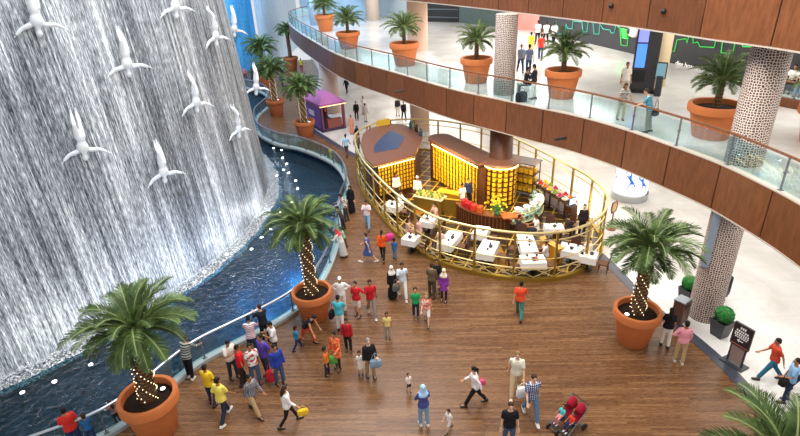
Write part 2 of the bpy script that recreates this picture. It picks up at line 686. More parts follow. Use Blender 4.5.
# ------------------------------------------------------------------ upper floors
def slab(pathpts, z1, th, name, outer, label, wood_label, step):
    P = resample(cr(pathpts, 12), .25)
    s = MB()
    s.poly([v3(p, z1) for p in P + outer])
    struct(s.build(name, M_MARBLE), label)
    u = MB()
    u.poly([v3(p, z1 - th) for p in reversed(offset(P, -.02) + outer)])
    struct(u.build('ceiling', mat('#e6e2da', .8)), 'white underside of the ' + wood_label)
    # body of the edge
    e = MB()
    ribbon(e, P, -.25, -.06, z1 - th, z1 + .02)
    struct(e.build('trim_slab_edge', mat('#cfc7bb', .5)), 'pale slab edge behind the wood panels')
    # wood panels
    f = MB()
    k = int(step / .25)
    for i in range(0, len(P) - 1, k):
        Q = P[i:i + k + 1]
        if len(Q) < 2: continue
        Q = [q.copy() for q in Q]
        d = (Q[1] - Q[0]).normalized(); Q[0] = Q[0] + d * .025
        d = (Q[-1] - Q[-2]).normalized(); Q[-1] = Q[-1] - d * .025
        ribbon(f, Q, -.06, 0, z1 - th + .02, z1 - .03)
    struct(f.build('trim_fascia', M_FASCIA), 'brown wood panels round the edge of the ' + wood_label)
    g = MB()
    ribbon(g, P, -.075, -.03, z1 - th + .02, z1 - .05)
    struct(g.build('trim_fascia_gap', M_GAP), 'dark joints between the wood panels')
    t = MB()
    ribbon(t, P, -.08, .015, z1 - .03, z1 + .02)
    ribbon(t, P, -.08, .015, z1 - th - .03, z1 - th + .02)
    struct(t.build('trim_fascia_edge', mat('#c9bdae', .35)), 'pale metal edges of the wood fascia')
    return P
# travel runs from near to far, so the void is on the left of travel: mirror with negative offsets
E1 = [(11.3, 8.5), (11.5, 11), (11.55, 13.65), (11.38, 15.4), (11.05, 17.2), (10.3, 19.3), (9.4, 21.5), (8.1, 23.7), (6.7, 25.4), (5.3, 27.2), (3.76, 29.1), (2.3, 31.35),
      (.45, 34.6), (-1.8, 38.3), (-3.2, 40.8), (-5.0, 44.9), (-6.8, 50), (-9.2, 57), (-11.6, 65), (-12.3, 69), (-11.6, 74), (-9, 80), (-5, 86)]
E1r = list(reversed(E1))             # far -> near: void on the right-hand side
P1 = slab(E1r, L1, 1.7, 'floor_upper', [Vector((11.3, 8.4)), Vector((46, 8.4)), Vector((46, 86))], 'pale polished marble floor of the upper gallery', 'upper gallery', 2.25)
E2 = [(9.6, 6.0), (11.3, 11.5), (11.55, 14), (11.3, 15.8), (10.4, 18.2), (9.6, 20.8), (8.5, 23.8), (6.6, 28.2), (4.4, 32.9), (2.4, 36.8), (.7, 40), (-1.5, 44.5), (-4, 51), (-6, 58), (-7, 66), (-6, 75)]
P2 = slab(list(reversed(E2)), L2, 1.7, 'floor_top', [Vector((9.6, 5.9)), Vector((46, 5.9)), Vector((46, 75))], 'floor of the top gallery', 'top gallery', 2.5)

# columns with a lattice cladding, through both floors
def lattice_material():
    t = NT('lattice_cladding')
    uv = t.n('UVMap')
    mp = t.n('Mapping')
    mp.inputs['Scale'].default_value = (11.5, 11.5, 1)
    t.l(uv, 'UV', mp, 'Vector')
    v = t.n('TexVoronoi', i_Scale=1.0, i_Randomness=.6)
    v.voronoi_dimensions = '2D'
    v.feature = 'DISTANCE_TO_EDGE'
    t.l(mp, 'Vector', v, 'Vector')
    r = t.ramp([(.11, srgb('#d3bfb2')), (.16, srgb('#3d2825'))], v, 'Distance')
    t.l(r, 'Color', t.b, 'Base Color')
    t.b.inputs['Roughness'].default_value = .5
    bp = t.n('Bump', i_Strength=.6, i_Distance=.03)
    bp.invert = True
    t.l(v, 'Distance', bp, 'Height')
    t.l(bp, 'Normal', t.b, 'Normal')
    return t.m
M_LAT = lattice_material()
def column(x, y, z0, z1, r, m, label, n=40):
    bm = bmesh.new()
    uvl = bm.loops.layers.uv.new('UVMap')
    A = [bm.verts.new((x + r * math.cos(2 * PI * i / n), y + r * math.sin(2 * PI * i / n), z0)) for i in range(n)]
    B = [bm.verts.new((v.co.x, v.co.y, z1)) for v in A]
    for i in range(n):
        j = (i + 1) % n
        f = bm.faces.new([A[i], A[j], B[j], B[i]])
        f.smooth = True
        for lp, (u, w) in zip(f.loops, ((i, z0), (i + 1, z0), (i + 1, z1), (i, z1))):
            lp[uvl].uv = (u * 2 * PI * r / n, w)
    bm.faces.new(B)
    me = D.meshes.new('column')
    bm.to_mesh(me); bm.free()
    me.materials.append(m)
    return struct(link('column', me), label)
CN, CM, CB = (11.93, 17.1), (5.84, 28.3), (2.05, 43.56)
column(*CN, 0, L2 - 1.7, .58, M_LAT, 'round lattice clad column near the right edge')
column(*CM, L1, L2 - 1.7, .56, M_LAT, 'round lattice clad column on the upper gallery')
column(*CM, 0, L1 - 1.7, .64, M_DARKWOOD, 'brown round column rising from the cafe')
column(*CB, 0, L2 - 1.7, .8, mat('#c8a58e', .5, var=.1), 'plain beige column at the back of the upper gallery')
_cc = at(373, 20, L1)
column(_cc.x, _cc.y, L1, L2 - 1.7, .8, mat('#b9a796', .5, var=.1), 'far beige column on the upper gallery')
_cc = at(362, 92, 0)
column(-6.0, 50.5, 0, L1 - 1.7, .8, mat('#b39a8a', .5, var=.1), 'beige column behind the purple kiosk')
_cc = at(315, 25, L1)
column(_cc.x, _cc.y, L1, L2 - 1.7, .55, mat('#8f9aa5', .4, .3), 'slim grey column behind a potted palm')
_cc = at(656, 86, L1)
column(_cc.x, _cc.y, L1, L2 - 1.7, .45, mat('#cdb893', .5, var=.1), 'slim sand coloured column behind the screen tower')

# back walls of the upper gallery
W0, W1 = at(545, 33, L1), at(690, 67.5, L1)
wd = (W1 - W0); wd.z = 0; wd.normalize()
WN = Vector((wd.y, -wd.x, 0))
if WN.dot(CAM - W0) < 0: WN = -WN
def wallseg(p, q, z0, z1, name, m, label, t=.2):
    b = MB()
    d = (q - p); d.z = 0; L = d.length
    c = (p + q) / 2
    nn = Vector((d.y, -d.x, 0)).normalized()
    if nn.dot(CAM - c) > 0: nn = -nn
    cc = c + nn * t / 2
    b.box((cc.x, cc.y, (z0 + z1) / 2), (L, t, z1 - z0), math.atan2(d.y, d.x))
    return struct(b.build(name, m, flat=True), label)
wallseg(W0 + wd * -1.2, W1 + wd * 9, L1, L2 - 1.7, 'wall_hoarding', mat('#2e2f33', .45, var=.12, scale=2), 'dark hoarding wall with a green neon skyline')
nb = MB()
for colr, segs in ((0, [[(556, 22), (557, 34), (565, 34), (566, 24), (567, 28), (572, 29), (573, 21), (582, 22), (583, 32), (587, 32), (588, 22), (593, 22), (594, 34), (599, 34), (600, 24), (603, 29), (610, 30), (611, 33), (614, 33), (616, 25)]]),
                   (1, [[(616, 25), (620, 28), (621, 45), (627, 46), (629, 30)],
                        [(668.7, 38), (670.5, 51), (674.4, 51.4), (677, 40), (686, 38.7), (687, 43), (689, 35), (693, 35), (693, 43), (697.6, 42), (700, 46.6), (714, 47.5), (716, 39.6), (722.6, 40), (721, 52.7), (732.6, 53.6), (735, 42.6), (742, 44), (743, 46.6), (753, 47)]])):
    pass
def neon(segs, m, label, name='neon_line'):
    for i, s in enumerate(segs):
        b = MB()
        b.tube([at_plane(x, y, W0 + WN * .05, WN) for x, y in s], .028, 5)
        tag(b.build(name, m), label[i], 'neon sign')
neon([[(556, 22), (557, 34), (565, 34), (566, 24), (567, 28), (572, 29), (573, 21), (582, 22), (583, 32), (587, 32), (588, 22), (593, 22), (594, 34), (599, 34), (600, 24), (603, 29), (610, 30), (611, 33), (614, 33), (616, 25)]],
     mat('#1fa892', .4, emit=.7), ['teal neon skyline outline above the palm on the dark hoarding'])
neon([[(616, 25), (620, 28), (621, 45), (627, 46), (629, 30)],
      [(668.7, 38), (670.5, 51), (674.4, 51.4), (677, 40), (686, 38.7), (687, 43), (689, 35), (693, 35), (693, 43), (697.6, 42), (700, 46.6), (714, 47.5), (716, 39.6), (722.6, 40), (721, 52.7), (732.6, 53.6), (735, 42.6), (742, 44), (743, 46.6), (753, 47)]],
     mat('#35c84a', .4, emit=.6), ['short green neon tower outline left of the screen tower', 'long green neon skyline outline right of the screen tower'])
def text_mesh(body, size, name, m, M, parent=None, ext=.008, align='LEFT'):
    cu = D.curves.new('lettering', 'FONT')
    cu.body = body; cu.size = size; cu.extrude = ext; cu.align_x = align
    o = D.objects.new('lettering', cu)
    COL.objects.link(o)
    dg = bpy.context.evaluated_depsgraph_get()
    dg.update()
    me = D.meshes.new_from_object(o.evaluated_get(dg))
    D.objects.remove(o)
    D.curves.remove(cu)
    me.materials.clear(); me.materials.append(m)
    t = link(name, me, parent)
    t.matrix_local = M
    return t
def facing(p, xdir, zup=Vector((0, 0, 1))):
    x = Vector(xdir).normalized()
    n = x.cross(zup)
    M = Matrix((x, zup, n)).transposed().to_4x4()
    M.translation = p
    return M
wx = wd if wd.cross(Vector((0, 0, 1))).dot(WN) > 0 else -wd
o = text_mesh('dise boarder\'n', .42, 'wall_lettering', mat('#f5f3ee', .5, emit=.4), facing(at_plane(675, 65, W0 + WN * .03, WN), wx))
tag(o, 'white lettering low on the dark hoarding wall', 'lettering')
o = text_mesh('dubai', .5, 'wall_lettering', mat('#35d84a', .4, emit=1.1), facing(at_plane(624, 37, W0 + WN * .03, WN), (0, 0, 1), -wx) if 0 else facing(at_plane(620.5, 36, W0 + WN * .03, WN), wx))
D.objects.remove(o)
vb = MB()
for i in range(5):
    c = at_plane(621.5 + .2 * i, 29 + 2.1 * i, W0 + WN * .05, WN)
    vb.tube([c, c + wx * .55], .05, 5)
tag(vb.build('neon_line', mat('#35d84a', .4, emit=1.1)), 'green lit stacked characters beside the short neon tower', 'neon sign')
# shop fronts at the far side of the upper gallery
S0, S1, S2 = at(418, 21.5, L1), at(459, 22.5, L1), at(505, 28, L1)
wallseg(S0, S1, L1, L2 - 1.7, 'wall_shop', mat('#1d2023', .5), 'dark shop front at the back of the upper gallery')
wallseg(S1, S2, L1, L2 - 1.7, 'wall_shop_window', mat('#51635f', .4, var=.3, scale=3), 'shop window at the back of the upper gallery')
wallseg(S2, W0 + wd * -1.2, L1, L2 - 1.7, 'wall_poster', mat('#d98f84', .5, var=.25, scale=1.2), 'pink lit poster wall beside the dark hoarding')
wallseg(at(300, 8, L1), S0 + Vector((0, 3, 0)), L1, L2 - 1.7, 'wall_back', mat('#cfdce2', .35, var=.2, scale=.6), 'pale shop fronts at the far end of the upper gallery')
sl = MB()
sd = (S1 - S0).normalized()
for i in range(5):
    c = (S0 + S1) / 2 + Vector((-sd.y, sd.x, 0)) * -.1
    sl.box((c.x, c.y, L1 + .5 + i * .8), ((S1 - S0).length * .96, .08, .1), math.atan2(sd.y, sd.x))
struct(sl.build('trim_shelving', mat('#5d656b', .4)), 'grey shelf lines in the dark shop front')
# ground-level far walls
wallseg(Vector((-9, 92, 0)), Vector((40, 88, 0)), 0, 4.8, 'wall_far', mat('#d9d2c8', .5, var=.15, scale=.4), 'pale far wall of the ground floor')
wallseg(Vector((46, 10, 0)), Vector((46, 88, 0)), 0, L2 - 1.7, 'wall_right', mat('#ddd6cc', .5, var=.12, scale=.3), 'pale far wall on the right')

# ------------------------------------------------------------------ balustrades
def balustrade(P, z0, h, step, label, railmat, railr, glassmat, postmat, off=0.0, posts=True, postin=.0, gtop=.12, dbl=False, gap=.06):
    root = thing('glass_balustrade', label, 'balustrade', (0, 0, 0))
    Q = offset(P, off)
    b = MB()
    b.tube([v3(p, z0 + h) for p in Q], railr, 8)
    b.build('handrail', railmat, root)
    k = max(2, int(round(step / .25)))
    R = resample([Vector((p[0], p[1])) for p in Q], .25)
    pm = None
    for i in range(0, len(R) - 1, k):
        seg = R[i:i + k + 1]
        if len(seg) < 2: continue
        seg = [s.copy() for s in seg]
        d = (seg[1] - seg[0]).normalized(); seg[0] += d * gap
        d = (seg[-1] - seg[-2]).normalized(); seg[-1] -= d * gap
        g = MB()
        ribbon(g, seg, -.007, .007, z0 + .06, z0 + h - gtop)
        g.build('glass_panel', glassmat, root, flat=True)
        if pm is None:
            m = MB()
            m.box((0, 0, h / 2 - .02), (.05, .05, h - .04))
            m.box((0, 0, .02), (.14, .14, .04))
            m.box((.0, 0, h * .55), (.16, .04, .05))
            pm = m.mesh('post', postmat, flat=True)
        t = nrm2(R, i)
        link('post', pm, root, v3(R[i], z0), math.atan2(t.y, t.x))
    return root
balustrade(offset(P1, -.14), L1, 1.1, 2.25, 'long curved glass balustrade with brown wooden handrail along the upper gallery edge', M_RAILWOOD, .045, M_GLASS, M_DKSTEEL)
balustrade(POOL, .14, .95, 2.0, 'winding glass balustrade with steel handrail on the pool kerb', M_STEEL, .045, M_GLASS2, M_DKSTEEL)

# ------------------------------------------------------------------ palms in terracotta pots
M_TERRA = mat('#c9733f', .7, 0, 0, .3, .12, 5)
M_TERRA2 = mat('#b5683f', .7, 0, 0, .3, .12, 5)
def leaf_material(name, a, b):
    t = NT(name)
    mp = t.mapping('Object', (1, 1, 1))
    nz = t.n('TexNoise', i_Scale=3.0, i_Detail=3.0)
    t.l(mp, 'Vector', nz, 'Vector')
    r = t.ramp([(.3, srgb(a)), (.7, srgb(b))], nz)
    t.l(r, 'Color', t.b, 'Base Color')
    t.b.inputs['Roughness'].default_value = .5
    t.b.inputs['Specular IOR Level'].default_value = .4
    tl = t.n('BsdfTranslucent')
    t.l(r, 'Color', tl, 'Color')
    mx = t.n('MixShader')
    mx.inputs['Fac'].default_value = .25
    t.t.links.new(t.b.outputs[0], mx.inputs[1])
    t.t.links.new(tl.outputs[0], mx.inputs[2])
    t.t.links.new(mx.outputs[0], t.out.inputs['Surface'])
    return t.m
M_LEAF = leaf_material('palm_leaf', '#2c4120', '#74904f')
M_RACHIS = mat('#8f9a5e', .6)
def crown_mesh(seed, R, nf=64, droop=1.0, nl=30, lw=.03, leaf=.29, ratio=1.0):
    rnd = random.Random(seed)
    b = MB()
    for i in range(nf):
        az = i * 2.39996 + rnd.uniform(-.2, .2)
        t = (i + .5) / nf
        el = R_(84 - 96 * t ** .85) + rnd.uniform(-.1, .1)        # start elevation: centre upright, outside drooping
        L = R * (.74 + .36 * math.sin(PI * min(1, t * 1.0 + .15))) * rnd.uniform(.8, 1.16)
        d = Vector((math.cos(az), math.sin(az), 0))
        pts = []
        p = Vector((0, 0, rnd.uniform(-.03, .06))) + d * .05
        e = el
        n = 12
        for k in range(n + 1):
            pts.append(p.copy())
            p = p + (d * math.cos(e) + Vector((0, 0, math.sin(e)))) * (L / n)
            e -= (R_(7.6) * droop) * (.3 + 1.1 * k / n) * (1.1 if el > 0 else .8)
            e = max(e, R_(-82))
        b.mi = 1
        b.tube([q for q in pts], [.02 * (1 - .8 * k / n) + .003 for k in range(n + 1)], 4)
        b.mi = 0
        side = d.cross(Vector((0, 0, 1)))
        for k in range(nl):
            f = .14 + .85 * k / (nl - 1)
            x = f * n
            j = min(n - 1, int(x)); u = x - j
            q = pts[j].lerp(pts[j + 1], u)
            tg = (pts[j + 1] - pts[j]).normalized()
            upv = side.cross(tg).normalized()
            ll = leaf * R * (math.sin(PI * (.12 + .86 * f)) ** .7) * rnd.uniform(.85, 1.1)
            for s in (-1, 1):
                dr = (tg * .9 + side * s * .68 + upv * (.3 + rnd.uniform(-.18, .18))).normalized()
                mid = q + dr * ll * .5 + Vector((0, 0, .0))
                tip = q + dr * ll + Vector((0, 0, -.13 * ll))
                w = tg.cross(dr).cross(dr).normalized() * lw * R * .55
                v = [b.bm.verts.new(z) for z in (q - w * .5, mid - w, tip, mid + w, q + w * .5)]
                b.f(v)
    return b.mesh('crown', [M_LEAF, M_RACHIS], flat=True)

def trunk_mesh(h, r, seed=0, scales=True):
    b = MB()
    rows, n = max(6, int(h / .13)), 9
    b.lathe([(r * 1.05, 0), (r * .92, h * .3), (r * .85, h * .7), (r * 1.05, h * .93), (r * .7, h)], n=14)
    b.mi = 1
    for j in range(rows):
        z = h * (j + .5) / rows
        for i in range(n):
            a = 2 * PI * (i + .5 * (j % 2)) / n
            d = Vector((math.cos(a), math.sin(a), 0))
            s = d.cross(Vector((0, 0, 1)))
            c = d * r * .86 + Vector((0, 0, z))
            w, hh = r * .36, h / rows * .75
            pr = [c - s * w + Vector((0, 0, -hh * .3)), c + s * w + Vector((0, 0, -hh * .3)), c + d * r * .42 + Vector((0, 0, hh * 1.0)), c - Vector((0, 0, hh * .8))]
            vs = [b.bm.verts.new(q) for q in pr]
            b.f([vs[0], vs[1], vs[2]]); b.f([vs[0], vs[2], vs[3]]); b.f([vs[1], vs[3], vs[2]]); b.f([vs[0], vs[3], vs[1]])
    return b.mesh('trunk', [mat('#5a4029', .9, var=.2, scale=14), mat('#8a6a47', .9, var=.25, scale=9)], flat=True)

def lights_mesh(h, r):
    b = MB()
    N = int(h * 38)
    for i in range(N):
        t = i / N
        a = i * 2.39996 * .5
        b.sph((r * 1.28 * math.cos(a), r * 1.28 * math.sin(a), .08 + t * h * .92), .017, 5, 3)
    return b.mesh('string_lights', mat('#ffe9b8', .4, emit=3.0))

def pot_mesh(R, h):
    b = MB()
    b.lathe([(R * .66, 0), (R * .68, .02), (R * .9, h * .74), (R * .985, h * .76), (R * 1.03, h * .79), (R * 1.03, h * .97), (R * 1.0, h), (R * .87, h), (R * .85, h * .97), (R * .84, h * .8)], n=44, caps=False)
    bm = b.bm
    b.lathe([(R * .66, 0.0), (.001, 0.0)], n=44, caps=False)
    return b

_crowns = {}
def palm(x, y, z, R, h, crown_z, crownR, label, seed=0, lit=True, dark=False, group=None, lean=(0, 0), small=False):
    root = thing('potted_palm', label, 'potted palm', (x, y, z), seed * 1.3, group)
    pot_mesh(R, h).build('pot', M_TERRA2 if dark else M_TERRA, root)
    s = MB()
    s.lathe([(R * .86, h * .84), (R * .5, h * .87), (.001, h * .88)], n=30)
    s.build('soil', M_SOIL, root)
    key = (seed % 3, small)
    if key not in _crowns:
        _crowns[key] = crown_mesh(seed, 1.0, 40 if small else 52, .85 if small else 1.08, 22 if small else 40, .02 if small else .0135)
    tr = .24 * min(1, R / .9) if not small else .13
    th = crown_z - h * .86
    t = link('trunk', trunk_mesh(th, tr), root, (0, 0, h * .86))
    if lean != (0, 0):
        LM_ = Matrix.Translation((0, 0, h * .86)) @ Matrix.Rotation(-seed * 1.3, 4, 'Z') @ Matrix.Rotation(lean[1], 4, 'Y') @ Matrix.Rotation(lean[0], 4, 'X')
    if lit:
        link('string_lights', lights_mesh(th * .92, tr), t)['kind'] = 'stuff'
        u = MB()
        u.lathe([(.001, .0), (.08, 0), (.09, .08), (.08, .08), (.001, .06)], n=12)
        u.mi = 1
        u.lathe([(.078, .078), (.001, .083)], n=12)
        u.build('uplight', [M_STEEL, mat('#fffdf4', .3, emit=6.0)], root, loc=(R * .5, -R * .25, h * .865))
    c = link('crown', _crowns[key], root, (0, 0, crown_z))
    if lean != (0, 0):
        t.location, t.rotation_euler = LM_.to_translation(), LM_.to_euler()
        c.location = LM_ @ Vector((0, 0, th))
    c.scale = (crownR,) * 3
    return root

def gp(px, py, z=0.0):
    p = at(px, py, z)
    return p.x, p.y
# the terracotta pots on the wood deck
palm(*gp(159, 430), 0, .87, 1.55, 4.05, 1.62, 'large potted palm in terracotta at the lower left beside the pool railing', 1, lean=(0, .1))
palm(*gp(315, 316), 0, .81, 1.3, 4.15, 1.5, 'potted palm with a lit trunk standing on the pool edge mid deck', 2)
palm(*gp(632, 340), 0, .82, 1.45, 3.95, 1.65, 'potted palm with a lit trunk at the right edge of the deck', 3)
palm(8.1, 7.6, 0, .95, 1.6, 3.2, 1.75, 'palm at the bottom right corner with its pot out of view', 4)
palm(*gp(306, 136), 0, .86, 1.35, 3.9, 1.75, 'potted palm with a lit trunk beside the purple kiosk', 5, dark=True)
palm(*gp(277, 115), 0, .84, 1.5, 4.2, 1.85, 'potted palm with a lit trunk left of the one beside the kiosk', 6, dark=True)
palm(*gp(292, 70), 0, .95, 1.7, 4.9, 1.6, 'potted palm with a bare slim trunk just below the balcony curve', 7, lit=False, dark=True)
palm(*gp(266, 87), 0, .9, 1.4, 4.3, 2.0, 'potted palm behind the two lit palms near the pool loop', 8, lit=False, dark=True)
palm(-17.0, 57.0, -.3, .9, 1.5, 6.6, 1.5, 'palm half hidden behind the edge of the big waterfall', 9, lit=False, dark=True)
# upper gallery
palm(*gp(476, 82, L1), L1, .9, 1.4, 2.3, 1.3, 'potted palm on the upper gallery left of the lattice column', 10, lit=False, small=True)
palm(*gp(561, 97, L1), L1, .88, 1.4, 2.25, 1.3, 'potted palm on the upper gallery right of the lattice column', 11, lit=False, small=True)
palm(*gp(710, 136, L1), L1, .98, 1.3, 2.15, 1.3, 'wide potted palm on the upper gallery beside the big lattice column', 12, lit=False, small=True)
palm(*gp(349, 48, L1), L1, .98, 1.3, 2.2, 1.5, 'second potted palm along the far curve of the upper gallery', 13, lit=False, small=True)
palm(*gp(326, 31, L1), L1, .98, 1.6, 2.5, 1.6, 'first potted palm at the far end of the upper gallery', 14, lit=False, small=True)
palm(*gp(405, 65, L1), L1, .98, 1.5, 2.4, 1.4, 'potted palm on the upper gallery in front of the beige column', 15, lit=False, small=True)
palm(15.7, 18.6, L1, .95, 1.4, 2.1, 1.4, 'potted palm at the right edge of the upper gallery', 16, lit=False, small=True)

# ------------------------------------------------------------------ people
TMP = D.scenes.new('scratch')
def remesh(mb, name, mats, voxel, smooth=2):
    me = D.meshes.new('scratch')
    bmesh.ops.recalc_face_normals(mb.bm, faces=mb.bm.faces[:])
    mb.bm.to_mesh(me)
    mb.bm.free()
    o = D.objects.new('scratch', me)
    TMP.collection.objects.link(o)
    m = o.modifiers.new('r', 'REMESH')
    m.mode = 'VOXEL'
    m.voxel_size = voxel
    m.use_smooth_shade = True
    if smooth:
        k = o.modifiers.new('s', 'SMOOTH')
        k.iterations = smooth
        k.factor = .5
    with bpy.context.temp_override(scene=TMP, view_layer=TMP.view_layers[0]):
        dg = bpy.context.evaluated_depsgraph_get()
    r = D.meshes.new_from_object(o.evaluated_get(dg))
    r.name = name
    r.materials.clear()
    for q in mats:
        r.materials.append(q)
    D.objects.remove(o)
    D.meshes.remove(me)
    return r

SKIN = [mat('#c9946f', .6, 0, 0, .3), mat('#a8744f', .6, 0, 0, .3), mat('#dcae8e', .6, 0, 0, .3), mat('#7a4f35', .6, 0, 0, .3)]
EYE, LIP = mat('#1a1412', .3), mat('#8e4a42', .5)
HAIRC = {'k': '#17120f', 'b': '#3a2416', 'g': '#8c8680', 'y': '#8a6a3e', 'w': '#efece6'}
POSES = {
    'stand': dict(legs=((3, 2), (-3, 2)), arms=((4, 9, 12, 0), (2, 9, 12, 0))),
    'walk': dict(legs=((24, 4), (-14, 22)), arms=((-18, 9, 15, 0), (22, 8, 25, 0)), lean=3),
    'walk2': dict(legs=((-14, 22), (24, 4)), arms=((22, 8, 25, 0), (-18, 9, 15, 0)), lean=3),
    'stride': dict(legs=((27, 4), (-19, 18)), arms=((-28, 9, 20, 0), (30, 8, 30, 0)), lean=6),
    'phone': dict(legs=((4, 2), (-4, 4)), arms=((30, 12, 95, 30), (30, 12, 95, 30)), nod=18),
    'phonewalk': dict(legs=((18, 4), (-12, 16)), arms=((30, 12, 95, 30), (30, 12, 95, 30)), nod=15),
    'rail': dict(legs=((2, 4), (-8, 2)), arms=((52, 16, 30, 10), (52, 16, 30, 10)), lean=16, nod=8),
    'fold': dict(legs=((4, 2), (-3, 2)), arms=((22, 14, 90, 62), (18, 14, 92, 62))),
    'hips': dict(legs=((4, 2), (-4, 2)), arms=((-22, 40, 70, 70), (-22, 40, 70, 70))),
    'hip1': dict(legs=((4, 2), (-4, 4)), arms=((-22, 40, 70, 70), (6, 9, 12, 0))),
    'camera': dict(legs=((5, 2), (-5, 2)), arms=((48, 16, 62, 32), (48, 16, 62, 32)), lean=8),
    'point': dict(legs=((4, 2), (-4, 2)), arms=((70, 12, 15, 0), (4, 9, 12, 0))),
    'hold': dict(legs=((4, 2), (-5, 6)), arms=((14, 9, 70, 10), (4, 10, 12, 0))),
    'back': dict(legs=((4, 2), (-4, 2)), arms=((-22, 14, 45, 50), (-22, 14, 45, 50))),
    'bend': dict(legs=((26, 14), (-16, 10)), arms=((58, 10, 10, 0), (62, 14, 8, 0)), lean=42),
    'push': dict(legs=((18, 4), (-16, 16)), arms=((40, 10, 35, 5), (40, 10, 35, 5)), lean=8),
    'sit': dict(legs=((84, 84), (82, 80)), arms=((38, 12, 50, 25), (30, 12, 60, 25)), lean=6),
    'sitback': dict(legs=((76, 70), (80, 76)), arms=((20, 14, 50, 15), (24, 14, 40, 15)), lean=-14),
    'floor': dict(legs=((80, 20), (70, 30)), arms=((30, 14, 40, 10), (20, 20, 30, 10)), lean=10),
    'dive': dict(legs=((2, 4), (-4, 10)), arms=((12, 98, 12, 0), (12, 92, 12, 0)), nod=-12),
}
def person_geo(pose, top, bot, hairt, child=False, fem=False, robe=False):
    """all coordinates for a 1.75 m figure facing +Y; returns builders"""
    P = POSES[pose]
    lean, nod = P.get('lean', 0), P.get('nod', 0)
    hip = Vector((0, 0, .93))
    cl, sl = math.cos(R_(lean)), math.sin(R_(lean))
    def T(v):
        v = Vector(v) - hip
        return hip + Vector((v.x, v.y * cl + v.z * sl, -v.y * sl + v.z * cl))
    hs = 1.0 if not child else 1.35
    sw = .172 if not fem else .155
    leg = []
    for s, (p, k) in zip((-1, 1), P['legs']):
        h0 = Vector((s * .09, 0, .92))
        kn = h0 + .45 * Vector((s * .04, math.sin(R_(p)), -math.cos(R_(p))))
        an = kn + .41 * Vector((0, math.sin(R_(p - k)), -math.cos(R_(p - k))))
        leg.append((h0, kn, an, p - k))
    arm = []
    for s, (sp, ab, eb, iw) in zip((-1, 1), P['arms']):
        sh = Vector((s * sw, 0, 1.405))
        du = Vector((s * math.sin(R_(ab)), math.sin(R_(sp)) * math.cos(R_(ab)), -math.cos(R_(sp)) * math.cos(R_(ab))))
        fp = sp + eb
        if ab > 60:
            df = (du + Vector((0, .2, .45))).normalized()
        else:
            df = Vector((s * (math.sin(R_(ab)) * .6 - math.sin(R_(iw))), math.sin(R_(fp)) * math.cos(R_(iw)), -math.cos(R_(fp)) * math.cos(R_(iw)))).normalized()
        el = sh + du * .29
        wr = el + df * .25
        arm.append((T(sh), T(el), T(wr)))
    lo = min(min(l[2].z for l in leg) - .085, 9)
    hd = Vector((0, .015, 1.635))
    nk = Vector((0, 0, 1.50))
    Rn = Matrix.Rotation(R_(-nod), 3, 'X')
    def H(v):          # head-space point
        return T(nk + Rn @ ((Vector(v) - nk) * 1.0))
    tor = [(.84, .10, .085), (.90, .155, .11), (.98, .165, .115), (1.09, .138, .098), (1.2, .15, .108), (1.31, .168, .115), (1.385, .15, .098), (1.45, .092, .072), (1.49, .058, .06), (1.57, .052, .055)]
    if fem:
        tor = [(z, rx * (1.06 if z < 1 else .9 if z < 1.15 else .93), ry) for z, rx, ry in tor]
    def rings(lst, inf=0.0, n=14):
        out = []
        for z, rx, ry in lst:
            out.append([T((math.cos(2 * PI * i / n) * (rx + inf), math.sin(2 * PI * i / n) * (ry + inf), z)) for i in range(n)])
        return out
    return dict(T=T, H=H, leg=leg, arm=arm, tor=tor, rings=rings, lo=lo, hs=hs, nk=nk, Rn=Rn, lean=lean)

def add_hand(b, el, wr, s):
    d = (wr - el).normalized()
    side = d.cross(Vector((0, 0, 1)))
    side = side.normalized() if side.length > .1 else Vector((0, 1, 0))
    pn = side.cross(d)
    rot = Matrix((side, pn, d)).transposed()
    pc = wr + d * .05
    b.sph(pc, (.04, .016, .056), 8, 6, rot)
    for i, (off, ln) in enumerate(((-.03, .066), (-.01, .078), (.01, .072), (.029, .056))):
        p0 = pc + side * off + d * .035
        p1 = p0 + d * ln * .55 + pn * .008 * 1
        p2 = p1 + d * ln * .4 + pn * .022
        b.tube([p0, p1, p2], [.0095, .0088, .006], 5)
    p0 = pc - side * .034 * s - d * .02
    b.tube([p0, p0 - side * .03 * s + d * .03, p0 - side * .035 * s + d * .06 + pn * .012], [.012, .0105, .007], 5)

